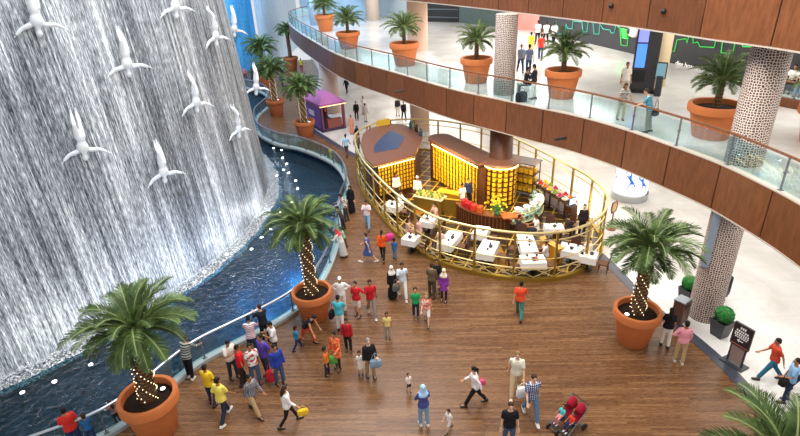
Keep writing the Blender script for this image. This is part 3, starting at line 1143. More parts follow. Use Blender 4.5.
def make_person(name, pose, h, top, bot, hair, skin=0, child=False, fem=False, shoe='#2a2522', extra=None):
    """returns list of (part name, mesh) for a figure h metres tall, facing +Y, soles on z=0"""
    G = person_geo(pose, top, bot, hair, child, fem)
    s = h / (1.75 if not child else 1.80)
    parts = []
    T, H = G['T'], G['H']
    M = Matrix.Scale(s, 4) @ Matrix.Translation((0, 0, -G['lo']))
    hs = G['hs']
    nkH = T(G['nk'])
    # body
    b = MB()
    b.loft(G['rings'](G['tor'], -.012))
    for (h0, kn, an, fa) in G['leg']:
        b.tube([h0 + Vector((0, 0, .02)), h0.lerp(kn, .5), kn, kn.lerp(an, .35), an], [.078, .07, .05, .05, .034], 10)
        b.sph(kn, .05, 8, 6)
        f = Vector((0, math.cos(R_(fa) * .4), math.sin(R_(fa) * .4)))
        b.tube([an - f * .05 - Vector((0, 0, .045)), an + f * .06 - Vector((0, 0, .045)), an + f * .15 - Vector((0, 0, .055))], [.035, .038, .026], 8)
        b.sph(an, .038, 8, 6)
    for sg, (sh, el, wr) in zip((-1, 1), G['arm']):
        b.sph(sh, .056, 8, 6)
        b.tube([sh, sh.lerp(el, .5), el, el.lerp(wr, .4), wr], [.05, .045, .036, .036, .024], 8)
        b.sph(el, .037, 8, 6)
        b.tube([wr, wr + (wr - el).normalized() * .03], [.025, .026], 8)
    def hv(x, y, z):
        v = Vector((x, y, z)) * hs
        return T(G['nk'] + G['Rn'] @ (Vector((0, .012, .135 * (1 + (hs - 1) * .75))) + v))
    rotH = None
    ax = (hv(1, 0, 0) - hv(0, 0, 0)).normalized(), (hv(0, 1, 0) - hv(0, 0, 0)).normalized(), (hv(0, 0, 1) - hv(0, 0, 0)).normalized()
    rotH = Matrix(ax).transposed()
    b.sph(hv(0, 0, .02), (.074 * hs, .092 * hs, .1 * hs), 14, 10, rotH)
    b.sph(hv(0, .02, -.05), (.055 * hs, .066 * hs, .07 * hs), 12, 8, rotH)
    b.sph(hv(0, .098, -.012), (.014 * hs, .02 * hs, .026 * hs), 8, 6, rotH)
    for sg in (-1, 1):
        b.sph(hv(sg * .077, -.005, -.005), (.012 * hs, .02 * hs, .032 * hs), 8, 6, rotH)
    me = remesh(b, 'body', [SKIN[skin] if isinstance(skin, int) else skin, EYE, LIP], .021, 1)
    # hands, eyes and mouth join the same mesh
    q = MB()
    q.bm.from_mesh(me)
    for sg, (sh, el, wr) in zip((-1, 1), G['arm']):
        add_hand(q, el, wr, sg)
    if isinstance(skin, int):
        q.mi = 1
        for sg in (-1, 1):
            q.sph(hv(sg * .03, .083, .012), (.012 * hs, .008 * hs, .007 * hs), 6, 4, rotH)
        q.mi = 2
        q.sph(hv(0, .082, -.062), (.022 * hs, .008 * hs, .006 * hs), 6, 4, rotH)
    q.bm.transform(M)
    q.bm.to_mesh(me)
    q.bm.free()
    parts.append(('body', me))
    # trousers / skirt / dress / robe
    def fin(bb, nm, m, vox=.024, sm=2):
        bb.bm.transform(M)
        parts.append((nm, remesh(bb, nm, [m], vox * max(.6, s), sm)))
    kind, bc = bot
    if kind in ('trousers', 'shorts', 'leggings'):
        b = MB()
        low = [(z, rx, ry) for z, rx, ry in G['tor'] if z <= 1.09]
        b.loft(G['rings'](low, .012))
        for (h0, kn, an, fa) in G['leg']:
            if kind == 'shorts':
                b.tube([h0 + Vector((0, 0, .03)), h0.lerp(kn, .5), h0.lerp(kn, .98)], [.098, .094, .084], 10)
            else:
                w = .8 if kind == 'leggings' else 1.0
                e = kn.lerp(an, .95)
                b.tube([h0 + Vector((0, 0, .03)), h0.lerp(kn, .5), kn, kn.lerp(an, .4), e], [.098, .09 * (.95 if w < 1 else 1), .074 * w, .072 * w, .066 * w], 10)
                b.sph(kn, .072 * w, 8, 6)
        fin(b, 'trousers' if kind != 'shorts' else 'shorts', cloth(bc))
    elif kind in ('skirt', 'robe', 'longskirt'):
        b = MB()
        zb = {'skirt': .5, 'longskirt': .12, 'robe': .06}[kind]
        k0 = sum((l[1] for l in G['leg']), Vector()) / 2
        a0 = sum((l[2] for l in G['leg']), Vector()) / 2
        sp = min(.16, abs(G['leg'][0][2].y - G['leg'][1][2].y) / 2)
        rs = []
        for j in range(7):
            t = j / 6
            z = 1.0 * (1 - t) + zb * t
            rx, ry = .165 + .06 * t, .12 + .06 * t + sp * t * .8
            cy = (a0.y * t) if kind != 'skirt' else k0.y * t
            rs.append([Vector((rx * math.cos(2 * PI * i / 16), cy + ry * math.sin(2 * PI * i / 16) + .012 * math.sin(i * 2.5) * t, z)) for i in range(16)])
        b.loft(rs)
        fin(b, 'skirt' if kind != 'robe' else 'robe', cloth(bc))
    kind, tc = top
    b = MB()
    up = [(z, rx, ry) for z, rx, ry in G['tor'] if .9 <= z <= 1.46]
    up[0] = (.86 if kind != 'tank' else .9, up[0][1] + .012, up[0][2] + .012)
    if kind == 'long_coat':
        up = [(.62, .2, .15), (.75, .185, .14)] + up
    b.loft(G['rings'](up, .024))
    for sg, (sh, el, wr) in zip((-1, 1), G['arm']):
        b.sph(sh, .064, 8, 6)
        if kind in ('long', 'long_coat'):
            b.tube([sh, sh.lerp(el, .5), el, el.lerp(wr, .5), el.lerp(wr, .93)], [.062, .06, .054, .05, .044], 8)
            b.sph(el, .056, 8, 6)
        elif kind == 'short':
            b.tube([sh, sh.lerp(el, .5), sh.lerp(el, .82)], [.063, .063, .062], 8)
    fin(b, 'shirt' if kind != 'long_coat' else 'coat', tc if not isinstance(tc, str) else cloth(tc))
    # shoes
    for (h0, kn, an, fa) in G['leg']:
        b = MB()
        f = Vector((0, math.cos(R_(fa) * .4), math.sin(R_(fa) * .4)))
        z = Vector((0, 0, 1))
        rs = []
        for t, w, hh in ((-.09, .03, .05), (-.07, .043, .085), (0, .045, .09), (.08, .05, .065), (.15, .045, .045), (.18, .025, .03)):
            c = an + f * t - z * .085
            rs.append([c + Vector((w * x, 0, 0)) + z * hh * y for x, y in ((-1, 0), (1, 0), (1, .6), (.6, 1), (-.6, 1), (-1, .6))])
        b.loft(rs)
        b.bm.transform(M)
        parts.append(('shoe', b.mesh('shoe', mat(shoe, .5))))
    # hair / headwear
    ht, hc = hair
    hm = mat(HAIRC.get(hc, hc), .6, 0, 0, .3) if ht not in ('scarf', 'cap') else cloth(hc)
    b = MB()
    if ht == 'scarf':
        b.sph(hv(0, -.016, .022), (.094 * hs, .104 * hs, .118 * hs), 14, 10, rotH)
        b.sph(hv(0, -.02, -.08), (.09 * hs, .088 * hs, .09 * hs), 12, 8, rotH)
        b.loft(G['rings']([(1.33, .17, .125), (1.42, .17, .115), (1.48, .1, .09), (1.55, .08, .08)], .022))
        fin(b, 'headscarf', hm, .02, 2)
    elif ht == 'cap':
        b.sph(hv(0, -.004, .045), (.086 * hs, .103 * hs, .085 * hs), 14, 10, rotH)
        b.sph(hv(0, .095, .045), (.06 * hs, .075 * hs, .012 * hs), 10, 6, rotH)
        fin(b, 'cap', hm, .016, 1)
    elif ht != 'bald':
        b.sph(hv(0, -.016, .042), (.085 * hs, .096 * hs, .094 * hs), 14, 10, rotH)
        b.sph(hv(0, -.045, -.01), (.074 * hs, .068 * hs, .088 * hs), 12, 8, rotH)
        if ht == 'long':
            b.tube([hv(0, -.055, .0), hv(0, -.09, -.12), hv(0, -.115, -.24), hv(0, -.12, -.33)], [.08 * hs, .085 * hs, .075 * hs, .04 * hs], 10)
        elif ht == 'pony':
            b.tube([hv(0, -.09, .05), hv(0, -.15, .0), hv(0, -.14, -.12), hv(0, -.125, -.26)], [.03, .036, .032, .015], 8)
        elif ht == 'bun':
            b.sph(hv(0, -.11, .07), .045 * hs, 8, 6)
        fin(b, 'hair', hm, .018, 1)
    G['M'] = M
    return parts, G

def person(px, py, h, hd, pose, top, bot, hair, label, skin=0, z=0.0, child=False, fem=False, shoe='#2a2522', xy=None, dz=0.0, group=None):
    p = at(px, py, z) if xy is None else Vector((xy[0], xy[1], z))
    parts, G = make_person('person', pose, h, top, bot, hair, skin, child, fem, shoe)
    root = thing('person', label, 'person', (p.x, p.y, z + dz), R_(-hd), group)
    body = None
    for n, me in parts:
        if n == 'body':
            body = link(n, me, root)
    for n, me in parts:
        if n != 'body':
            link(n, me, root)
    root['_'] = 0
    del root['_']
    return root, G

def hand_pos(root, G, side):
    sh, el, wr = G['arm'][0 if side < 0 else 1]
    p = G['M'] @ (wr + (wr - el).normalized() * .07)
    return Matrix.Translation(root.location) @ Matrix.Rotation(root.rotation_euler.z, 4, 'Z') @ p

def bag(name, label, loc, d, col, rz=0.0, strap=.3):
    """a soft bag hanging from loc (its strap top)"""
    r = thing(name, label, 'bag', loc, rz)
    b = MB()
    w, t, hh = d
    rs = []
    for zz, k in ((-strap - hh, .82), (-strap - hh * .93, 1.0), (-strap - hh * .4, 1.04), (-strap - hh * .05, .86), (-strap, .6)):
        rs.append([Vector((w / 2 * k * cx, t / 2 * k * cy, zz)) for cx, cy in ((1, .6), (.7, 1), (-.7, 1), (-1, .6), (-1, -.6), (-.7, -1), (.7, -1), (1, -.6))])
    b.loft(rs)
    b.build('bag_body', cloth(col), r)
    s = MB()
    s.tube([(-w * .36, 0, -strap - .02), (-w * .2, 0, -strap * .3), (0, 0, 0), (w * .2, 0, -strap * .3), (w * .36, 0, -strap - .02)], .011, 6)
    s.build('strap', cloth(col), r)
    return r

def pattern_cloth(name, a, b, kind, sc):
    t = NT(name)
    mp = t.mapping('Object', (sc, sc, sc))
    if kind == 'check':
        n = t.n('TexBrick')
        n.offset = 0
        for k, v in (('Scale', 1.0), ('Mortar Size', .28), ('Mortar Smooth', .2), ('Brick Width', 1.0), ('Row Height', 1.0)):
            n.inputs[k].default_value = v
        n.inputs['Color1'].default_value = srgb(a); n.inputs['Color2'].default_value = srgb(a); n.inputs['Mortar'].default_value = srgb(b)
        mp.inputs['Rotation'].default_value = (R_(90), 0, 0)
        t.l(mp, 'Vector', n, 'Vector'); t.l(n, 'Color', t.b, 'Base Color')
    elif kind == 'stripe':
        n = t.n('TexWave', bands_direction='Z', i_Scale=1.0)
        r = t.ramp([(.45, srgb(a)), (.55, srgb(b))], n)
        t.l(mp, 'Vector', n, 'Vector'); t.l(r, 'Color', t.b, 'Base Color')
    else:
        n = t.n('TexNoise', i_Scale=1.0)
        r = t.ramp([(.48, srgb(a)), (.54, srgb(b))], n)
        t.l(mp, 'Vector', n, 'Vector'); t.l(r, 'Color', t.b, 'Base Color')
    t.b.inputs['Roughness'].default_value = .85
    return t.m
CK_BLUE = pattern_cloth('blue_check', '#eef0f4', '#34477a', 'check', 16)
CK_GREY = pattern_cloth('grey_check', '#b9b4b4', '#5d5a66', 'check', 20)
ST_RED = pattern_cloth('red_blue_stripe', '#d5e4ee', '#b5343c', 'stripe', 5)
ST_BLUE = pattern_cloth('blue_stripe', '#6fc4de', '#22485e', 'stripe', 6)
ST_DK = pattern_cloth('dark_stripe', '#2a3531', '#a9aca4', 'stripe', 3.5)
ST_BW = pattern_cloth('black_white_stripe', '#d9d4cc', '#332a28', 'stripe', 5)
PT_CORAL = pattern_cloth('coral_print', '#e8604e', '#f3d9c8', 'noise', 14)
PT_ORANGE = pattern_cloth('orange_print', '#d8482c', '#ef8a4a', 'noise', 12)
PT_GREY = pattern_cloth('grey_print', '#c9c4bd', '#58504c', 'noise', 12)

def P(*a, **k):
    return person(*a, **k)
S, Lg, TR, SH = 'short', 'long', 'trousers', 'shorts'
# --- along the pool railing, lower left
P(80, 449, 1.74, -40, 'hold', (S, '#d8352c'), (TR, '#26335e'), ('short', 'k'), 'person in a red shirt leaning on the pool railing at the bottom left edge', skin=1)
P(94, 442, 1.2, -40, 'hold', (S, '#2f6fa8'), (TR, '#2b3a6a'), ('short', 'b'), 'child in a blue shirt at the railing beside the person in red', skin=1, child=True)
P(119, 424, .98, -55, 'rail', ('tank', '#ef8d84'), ('leggings', '#232230'), ('long', 'b'), 'small girl in a pink top holding the pool railing by the big pot', skin=2, child=True, fem=True)
P(192, 377, 1.76, 10, 'rail', (Lg, ST_DK), (TR, '#1c1b1f'), ('short', 'k'), 'man in a dark striped jumper leaning on the rail behind the big pot', skin=1, shoe='#d9d7d2')
# --- group at the lower left of the deck
P(214, 404, 1.7, 15, 'hold', (S, '#f1c92c'), (TR, '#33405c'), ('short', 'k'), 'man in a bright yellow shirt behind the pale yellow polo man', skin=1)
P(226, 419, 1.8, 20, 'walk', (S, '#f0de62'), (TR, '#2a3140'), ('short', 'k'), 'man in a pale yellow polo and dark jeans with white shoes', skin=1, shoe='#e8e6e0')
P(211, 398, 1.15, 60, 'stand', (S, '#cf2b2f'), (SH, '#4a4a4a'), ('short', 'k'), 'child in red half hidden between the two men in yellow', skin=1, child=True)
P(235, 378, 1.72, 130, 'phone', (S, '#e4dcd0'), (TR, '#3c4250'), ('short', 'k'), 'man in a cream shirt at the back left of the group', skin=1)
P(245, 384, 1.74, 70, 'hold', (S, '#d8222a'), (TR, '#39302e'), ('short', 'k'), 'man in a plain red polo within the group on the left', skin=1)
P(257, 383, 1.74, 150, 'stand', (S, pattern_cloth('white_red_print', '#f2efea', '#c94038', 'noise', 7)), (TR, '#4c6282'), ('short', 'k'), 'man in a white shirt with a red print and blue jeans', skin=1)
P(268, 376, 1.86, 215, 'back', (S, '#5b45a8'), (TR, '#3b4256'), ('short', 'k'), 'tall man in a purple polo shirt in the middle of the group', skin=1)
P(255, 356, 1.74, -10, 'rail', (S, ST_RED), (TR, '#2c3d55'), ('short', 'k'), 'man in a red and pale blue striped shirt by the pool rail', skin=1)
P(267, 342, 1.74, -40, 'camera', (Lg, '#20242b'), (TR, '#1e2126'), ('short', 'b'), 'person dressed in black taking a photo over the pool railing', skin=2)
P(277, 358, 1.7, 240, 'phone', (S, '#f1ede8'), (TR, '#1e1c22'), ('short', 'k'), 'man in a white shirt and black trousers looking down near the pool kerb', skin=1)
_p, _g = P(281, 384, 1.74, 140, 'stand', (Lg, '#2a3f9a'), (TR, '#41597c'), ('short', 'k'), 'man in a blue jacket and jeans at the right of the group', skin=1)
_h = hand_pos(_p, _g, 1)
_q = at(273.5, 385, 0)
bag('backpack', 'red bag hanging beside the man in the blue jacket', (_q.x, _q.y, 1.0), (.36, .2, .48), '#c5283a', .5, .3)
P(256, 413, 1.72, 125, 'walk2', (Lg, CK_GREY), (TR, '#b99b6e'), ('short', 'k'), 'man in a grey checked shirt and khaki trousers', skin=1)
_p, _g = P(290, 424, 1.66, 70, 'walk', (Lg, '#efece8'), ('leggings', '#211d1f'), ('long', 'b'), 'woman in a white jacket and black trousers with a yellow bag', skin=0, fem=True)
_h = hand_pos(_p, _g, 1)
bag('handbag', 'yellow handbag carried by the woman in the white jacket', (_h.x + .16, _h.y - .12, .98), (.34, .14, .2), '#e4b52c', .3, .16)
# --- around the middle palm
P(298, 349, 1.1, 60, 'walk', (S, '#2d8fb8'), (TR, '#26325e'), ('short', 'k'), 'child in a turquoise blue top walking below the middle pot', skin=1, child=True)
P(308, 343, 1.66, 115, 'bend', ('tank', '#211c1f'), ('leggings', '#d9442e'), ('bun', 'k'), 'woman in a black top and red trousers bending forward below the middle pot', skin=0, fem=True)
_p, _g = P(341, 331, 1.68, 10, 'phone', (S, '#4cbfd0'), (TR, '#efede8'), ('short', 'k'), 'person in a turquoise shirt and white trousers with a black bag', skin=1)
_q = at(335, 318, 0)
bag('shoulder_bag', 'black shoulder bag on the person in turquoise', (_p.location.x - .3, _p.location.y + .02, 1.42), (.3, .16, .34), '#1c1b20', 1.2, .42)
P(343, 312, 1.74, 180, 'hips', (Lg, '#f3f1ee'), (TR, '#efece6'), ('cap', '#f4f2ee'), 'person all in white with a white cap beside the middle pot', skin=1)
P(358, 316, 1.68, 200, 'hip1', (S, '#cf2430'), (SH, '#f0dcd6'), ('short', 'k'), 'person in a red shirt and white shorts facing the deck', skin=0, fem=True)
P(372, 315, 1.8, 170, 'walk', (S, '#c8202c'), (TR, '#8d8580'), ('short', 'k'), 'man in a red polo and grey trousers walking alone', skin=1, shoe='#d8d4cc')
P(349, 351, 1.5, 190, 'stand', (Lg, '#b4202c'), (TR, '#28242a'), ('short', 'k'), 'youth in a dark red top behind the woman in the orange dress', skin=1)
P(338, 369, 1.66, 200, 'hold', ('long_coat', PT_ORANGE), ('leggings', '#3a2c26'), ('bun', 'k'), 'woman in a long orange print tunic holding a green bag', skin=1, fem=True)
bag('shopping_bag', 'small green bag beside the woman in the orange tunic', tuple(at(334.5, 371, 0) + Vector((0, 0, .95))), (.3, .14, .36), '#5fae4a', .2, .22)
P(328, 375, 1.25, 100, 'stand', (S, '#ea7a2e'), (TR, '#33343e'), ('short', 'k'), 'child in an orange top beside the woman in the orange tunic', skin=1, child=True)
_p, _g = P(371, 377, 1.7, 160, 'hold', (Lg, '#1f1e22'), (TR, '#a58c66'), ('short', 'g'), 'grey haired person in black with a pale blue shoulder bag', skin=2)
bag('shoulder_bag', 'grey blue shoulder bag in front of the grey haired person', (_p.location.x + .22, _p.location.y - .2, 1.25), (.42, .16, .3), '#8ba0b4', .1, .3)
P(361, 374, 1.02, 170, 'stand', (S, '#efebe4'), ('skirt', '#e6ded2'), ('short', 'k'), 'child in white standing by the grey haired person', skin=0, child=True, fem=True)
P(388, 338, 1.2, 175, 'stand', (S, '#e6cf82'), (TR, '#a79f94'), ('short', 'b'), 'child in a pale yellow vest alone in mid deck', skin=1, child=True)
P(403, 297, 1.8, 175, 'walk', (S, '#d9e4ee'), (TR, '#ebe7e2'), ('short', 'k'), 'man in a pale blue shirt and white trousers beside a person in black', skin=1, shoe='#e0dcd6')
P(393, 299, 1.66, 160, 'hold', (Lg, '#1e1d20'), ('longskirt', '#1a191c'), ('scarf', '#e9e4dc'), 'person in black with a white headscarf beside the man in white trousers', skin=0, fem=True)
bag('shoulder_bag', 'grey green bag carried by the person in the white headscarf', tuple(at(394.5, 298, 0) + Vector((.1, -.25, 1.15))), (.32, .16, .34), '#68706a', .3, .26)
P(416, 317, 1.42, 180, 'stand', (S, '#1fa45c'), (TR, '#2a3552'), ('short', 'b'), 'child in a green shirt and dark jeans', skin=0, child=True)
P(427, 323, 1.5, 190, 'walk', (S, PT_CORAL), (SH, '#efe6dc'), ('long', 'y'), 'girl in a coral print top and white shorts beside the green shirt', skin=2, child=True, fem=True)
P(432, 297, 1.7, 20, 'hold', (Lg, '#6a5a44'), (TR, '#4d4436'), ('short', 'b'), 'man in an olive brown jacket with his back turned', skin=2)
P(437, 292, 1.66, 190, 'hold', (Lg, '#1d2422'), ('leggings', '#26574a'), ('short', 'k'), 'person in black with green trousers beside the brown jacket', skin=1, fem=True)
P(444, 301, 1.6, 200, 'stand', ('long_coat', '#8b3c9c'), ('leggings', '#2a2030'), ('scarf', '#eadfb8'), 'woman in a purple tunic with a cream headscarf', skin=0, fem=True)
# --- the passage between pool and cafe
P(368, 229, 1.76, 190, 'phonewalk', (S, '#e9d2d2'), (TR, '#8fb4d6'), ('short', 'k'), 'man in a pale pink shirt and light blue jeans reading his phone', skin=1)
P(369, 262, 1.66, 290, 'stride', ('tank', '#4d5c92'), ('skirt', '#4d5c92'), ('short', 'b'), 'woman in a short blue dress striding towards the pool', skin=2, fem=True, shoe='#e8e4de')
P(383, 260, 1.66, 10, 'walk', (Lg, '#ea5a22'), ('leggings', '#22202a'), ('pony', 'k'), 'woman in an orange top with a long dark ponytail', skin=0, fem=True)
P(395, 259, 1.15, 20, 'stand', (S, '#3b6cae'), (TR, '#5f86b4'), ('short', 'k'), 'child in denim blue by the cafe railing', skin=1, child=True)
bag('backpack', 'bright pink bag beside the child in denim blue', tuple(at(393.5, 258, 0) + Vector((-.12, .1, 1.36))), (.36, .22, .34), '#e0408c', .4, .06)
P(352, 213, 1.7, 185, 'stand', (Lg, '#17161a'), ('robe', '#151418'), ('scarf', '#151418'), 'woman in a full black robe and headscarf by the pool', skin=0, fem=True)
P(346, 221, 1.7, 275, 'rail', (Lg, PT_GREY), (TR, '#403a3a'), ('short', 'k'), 'person in a mottled grey shirt leaning on the rail beside the black robe', skin=1)
P(343, 230, 1.45, 270, 'rail', (Lg, '#4a3c3a'), (TR, '#2d2a2e'), ('short', 'k'), 'youth in dark brown at the rail below the mottled grey shirt', skin=1)
P(343, 257, 1.6, 285, 'rail', (Lg, '#dcd4c8'), ('longskirt', '#cfc8be'), ('scarf', '#e03a4a'), 'woman in pale clothes with a red headscarf at the pool rail', skin=0, fem=True)
P(345, 248, 1.2, 280, 'rail', (S, '#88b49a'), (TR, '#5a5a5e'), ('short', 'k'), 'child in pale green at the rail beside the red headscarf', skin=1, child=True)
# --- right half of the deck
P(519, 317, 1.74, 20, 'walk', (S, '#e8502c'), (TR, '#3f8078'), ('short', 'k'), 'person in an orange red shirt and teal trousers in front of the cafe', skin=0)
P(515, 393, 1.86, 195, 'walk2', (S, '#eee6cf'), (TR, '#cdb48e'), ('short', 'y'), 'man in a pale cream shirt and beige trousers', skin=2, shoe='#e3dccf')
_p, _g = P(530, 417, 1.84, 175, 'walk', (S, CK_BLUE), (TR, '#5d7f9c'), ('short', 'b'), 'man in a blue and white checked shirt carrying a white bag', skin=2, shoe='#e8e4dc')
_h = hand_pos(_p, _g, -1)
bag('shopping_bag', 'white plastic bag carried beside the checked shirt', tuple(at(519.5, 403, 0) + Vector((0, -.1, .95))), (.3, .14, .42), '#efece6', .2, .16)
P(508, 447, 1.78, 185, 'stand', (S, '#1d1c20'), (TR, '#4b5a78'), ('short', 'b'), 'man in a black polo shirt at the bottom edge of the picture', skin=2)
P(424, 425, 1.66, -20, 'fold', (Lg, '#4a5190'), (TR, '#7fa3bc'), ('scarf', '#a9cdea'), 'woman in a light blue headscarf and violet blue top', skin=0, fem=True, shoe='#e4e0da')
P(409, 392, .82, 150, 'stand', (S, '#efe9e0'), (SH, '#3a3836'), ('short', 'b'), 'toddler in white left of the light blue headscarf', skin=2, child=True)
P(449, 430, .9, 230, 'walk', (S, '#f0ebe4'), (SH, '#e6dfd6'), ('short', 'b'), 'toddler in white right of the light blue headscarf', skin=2, child=True)
P(475, 404, 1.66, 270, 'stride', (Lg, '#f3eae6'), (TR, '#1d1b1f'), ('pony', 'k'), 'woman in a white blouse and black trousers walking left', skin=0, fem=True)
bag('handbag', 'small pink bag held by the woman in the white blouse', tuple(at(479, 399, 0) + Vector((.05, -.15, 1.12))), (.24, .1, .2), '#e05a86', .1, .14)
P(664, 346, 1.7, 20, 'hold', (S, '#1f2024'), (TR, '#efeae4'), ('long', 'k'), 'woman in a black top and white trousers beside the bin', skin=0, fem=True)
P(678, 362, 1.78, 15, 'hip1', (Lg, '#ee9ba8'), (TR, '#c0a274'), ('short', 'k'), 'man in a pink shirt and khaki trousers by the floor border', skin=1, shoe='#d2c6b4')
_p, _g = P(768, 379, 1.78, 285, 'stride', (S, '#c9482e'), (TR, '#2c6a82'), ('short', 'k'), 'man in a brick red shirt and teal jeans striding on the marble', skin=1)
P(783, 401, 1.74, 290, 'hold', (S, '#86aed2'), (TR, '#28344e'), ('short', 'k'), 'man in a light blue shirt and dark dungarees holding a camera bag', skin=1)
bag('camera_bag', 'black camera bag held by the man in dungarees', tuple(at(783, 401, 0) + Vector((-.3, -.1, 1.25))), (.3, .2, .24), '#1e1a18', .4, .2)
P(801, 389, 1.74, 300, 'walk', (Lg, '#2c3d62'), (TR, '#27304a'), ('short', 'k'), 'person in dark blue cut by the right edge of the picture', skin=1)
# --- beyond the cafe at ground level
P(347, 156, 1.72, 15, 'walk', (S, '#a9cfe6'), (TR, '#5a4c4a'), ('short', 'k'), 'person in a light blue shirt in front of the purple kiosk', skin=1)
P(358, 141, 1.62, 200, 'sit', (Lg, '#1e1c1f'), ('longskirt', '#1d1b1e'), ('scarf', '#19181b'), 'person in black with a dark headscarf sitting by the cafe roof', skin=0, fem=True)
P(357, 120, 1.7, 180, 'stand', (Lg, '#262427'), (TR, '#242226'), ('short', 'k'), 'person in black standing right of the kiosk', skin=1)
P(364, 114, 1.74, 190, 'walk', (Lg, '#efe9e4'), ('robe', '#efe9e4'), ('short', 'k'), 'man in a long white robe walking right of the kiosk', skin=1)
P(366, 122, 1.68, 20, 'stand', (Lg, '#e3d6cd'), (TR, '#ddd0c4'), ('short', 'k'), 'person in cream clothes beside the white robe', skin=1)
P(358, 155, 1.68, 350, 'stand', (Lg, '#6d5b50'), (TR, '#57483f'), ('short', 'k'), 'person in brown right of the light blue shirt', skin=1)
P(368, 140, 1.1, 220, 'stand', (S, '#c98b7c'), (TR, '#7d6660'), ('short', 'k'), 'child in dusty pink beside the sitting person in black', skin=1, child=True)
P(352, 134, 1.6, 180, 'stand', (S, '#e2967a'), ('longskirt', '#d98a70'), ('long', 'k'), 'woman in a peach dress beside the kiosk corner', skin=0, fem=True)
P(404, 120, 1.76, 170, 'walk', (Lg, '#1e1f26'), (TR, '#20212a'), ('short', 'k'), 'man in a dark suit walking behind the cafe roof', skin=1)
P(398, 116, 1.72, 165, 'stand', (Lg, '#3a3436'), (TR, '#e5dcd2'), ('short', 'k'), 'person in a dark jacket and white trousers behind the cafe roof', skin=1)
P(347, 93, 1.72, 200, 'walk', (Lg, '#1f2126'), (TR, '#1c1d22'), ('short', 'k'), 'person in dark clothes under the balcony edge', skin=1)
P(302, 72, 1.7, 180, 'stand', (S, '#d8c83a'), (TR, '#c0302c'), ('short', 'k'), 'person in a yellow top standing by the farthest palm pot', skin=1)
P(283, 88, 1.7, 200, 'walk', (Lg, '#202b4a'), (TR, '#1e2438'), ('short', 'k'), 'person in navy between the far palms', skin=1)
P(253, 82, 1.7, 100, 'stand', (S, '#22305a'), (TR, '#1d2340'), ('short', 'k'), 'person in dark blue by the far pool railing', skin=1)
P(246, 80, 1.6, 160, 'stand', (S, '#e07a74'), (TR, '#6a4a52'), ('short', 'k'), 'person in pink by the far pool railing', skin=1, fem=True)
P(331, 160, 1.0, 190, 'stand', (S, '#e8d22c'), (TR, '#d9b62a'), ('short', 'k'), 'child in yellow standing by the pool rail near the kiosk', skin=1, child=True)
# --- upper gallery
P(623, 98, 1.72, 190, 'stand', (S, '#efe8dc'), (TR, '#cfc3b2'), ('short', 'k'), 'man in a white polo facing the railing on the upper gallery', skin=1, z=L1)
P(620, 120, 1.66, 190, 'rail', (S, ST_BW), (TR, '#b5ab8a'), ('long', 'b'), 'woman in a striped top leaning on the upper gallery railing', skin=1, z=L1, fem=True)
P(646, 132, 1.76, 300, 'rail', (S, ST_BLUE), (TR, '#a39c8c'), ('short', 'b'), 'man in a blue striped shirt at the upper gallery railing', skin=2, z=L1)
bag('shoulder_bag', 'dark shoulder bag on the man in the blue striped shirt', tuple(at(651, 131, L1) + Vector((0, -.1, 1.35))), (.3, .16, .28), '#22242c', .4, .4)
P(520, 72, 1.7, 180, 'walk', (S, '#8295ac'), (TR, '#2d4668'), ('short', 'k'), 'person in a grey blue shirt and jeans beside the upper lattice column', skin=1, z=L1)
P(528, 74, 1.78, 10, 'walk2', (S, '#7388a8'), (TR, '#3a5678'), ('short', 'k'), 'man in a blue shirt and jeans right of the upper lattice column', skin=1, z=L1)
P(530, 57, 1.66, 30, 'point', (S, '#e9c92e'), (TR, '#c9b25a'), ('short', 'k'), 'person in a yellow shirt on the upper gallery', skin=1, z=L1)
P(540, 60, 1.76, 20, 'walk', (S, '#dd3a26'), (TR, '#2e3f5e'), ('short', 'k'), 'man in a red shirt and jeans on the upper gallery', skin=1, z=L1)
P(537, 44, 1.74, 0, 'stand', (S, '#f2efe9'), (TR, '#1d1c20'), ('short', 'k'), 'man in a white shirt and black trousers, left of three on the upper gallery', skin=1, z=L1)
P(545.3, 44, 1.74, 0, 'walk', (S, '#f2efe9'), (TR, '#1d1c20'), ('short', 'k'), 'man in a white shirt and black trousers, middle of three on the upper gallery', skin=1, z=L1)
P(553.3, 45, 1.74, 0, 'walk2', (S, '#f2efe9'), (TR, '#1d1c20'), ('short', 'k'), 'man in a white shirt and black trousers, right of three on the upper gallery', skin=1, z=L1)
P(533, 99, 1.72, 300, 'phone', (Lg, '#2a2a33'), (TR, '#e9e4dc'), ('short', 'k'), 'person in a dark jacket and white trousers by the upper balustrade', skin=1, z=L1)
P(525, 92, 1.66, 90, 'sit', (Lg, '#26272d'), (TR, '#1f2026'), ('short', 'k'), 'person in black sitting on a bench beside the upper lattice column', skin=1, z=L1)
P(436, 17, 1.74, 200, 'walk', (Lg, '#b9d9e6'), ('robe', '#a7cde0'), ('short', 'k'), 'person in pale blue in front of the dark shop', skin=1, z=L1)
P(449, 19, 1.74, 180, 'stand', (Lg, '#dfe9ee'), ('robe', '#d5e2ea'), ('short', 'k'), 'person in white in front of the dark shop', skin=1, z=L1)
P(462, 20, 1.72, 160, 'stand', (Lg, '#2c2a2a'), (TR, '#2a2828'), ('short', 'k'), 'person in black by the shop window', skin=1, z=L1)
P(471, 21, 1.7, 160, 'walk', (S, '#8fb3d0'), (TR, '#40566e'), ('short', 'k'), 'person in blue by the shop window', skin=1, z=L1)
P(485, 24, 1.7, 160, 'stand', (S, '#5d7fb0'), (TR, '#27355a'), ('short', 'k'), 'person in dark blue right of the shop window', skin=1, z=L1)
P(789, 92, 1.7, 230, 'sit', (S, '#f1eee8'), (TR, '#2c2d34'), ('short', 'k'), 'person in a white shirt sitting by the second balustrade at the right edge', skin=1, z=L1)
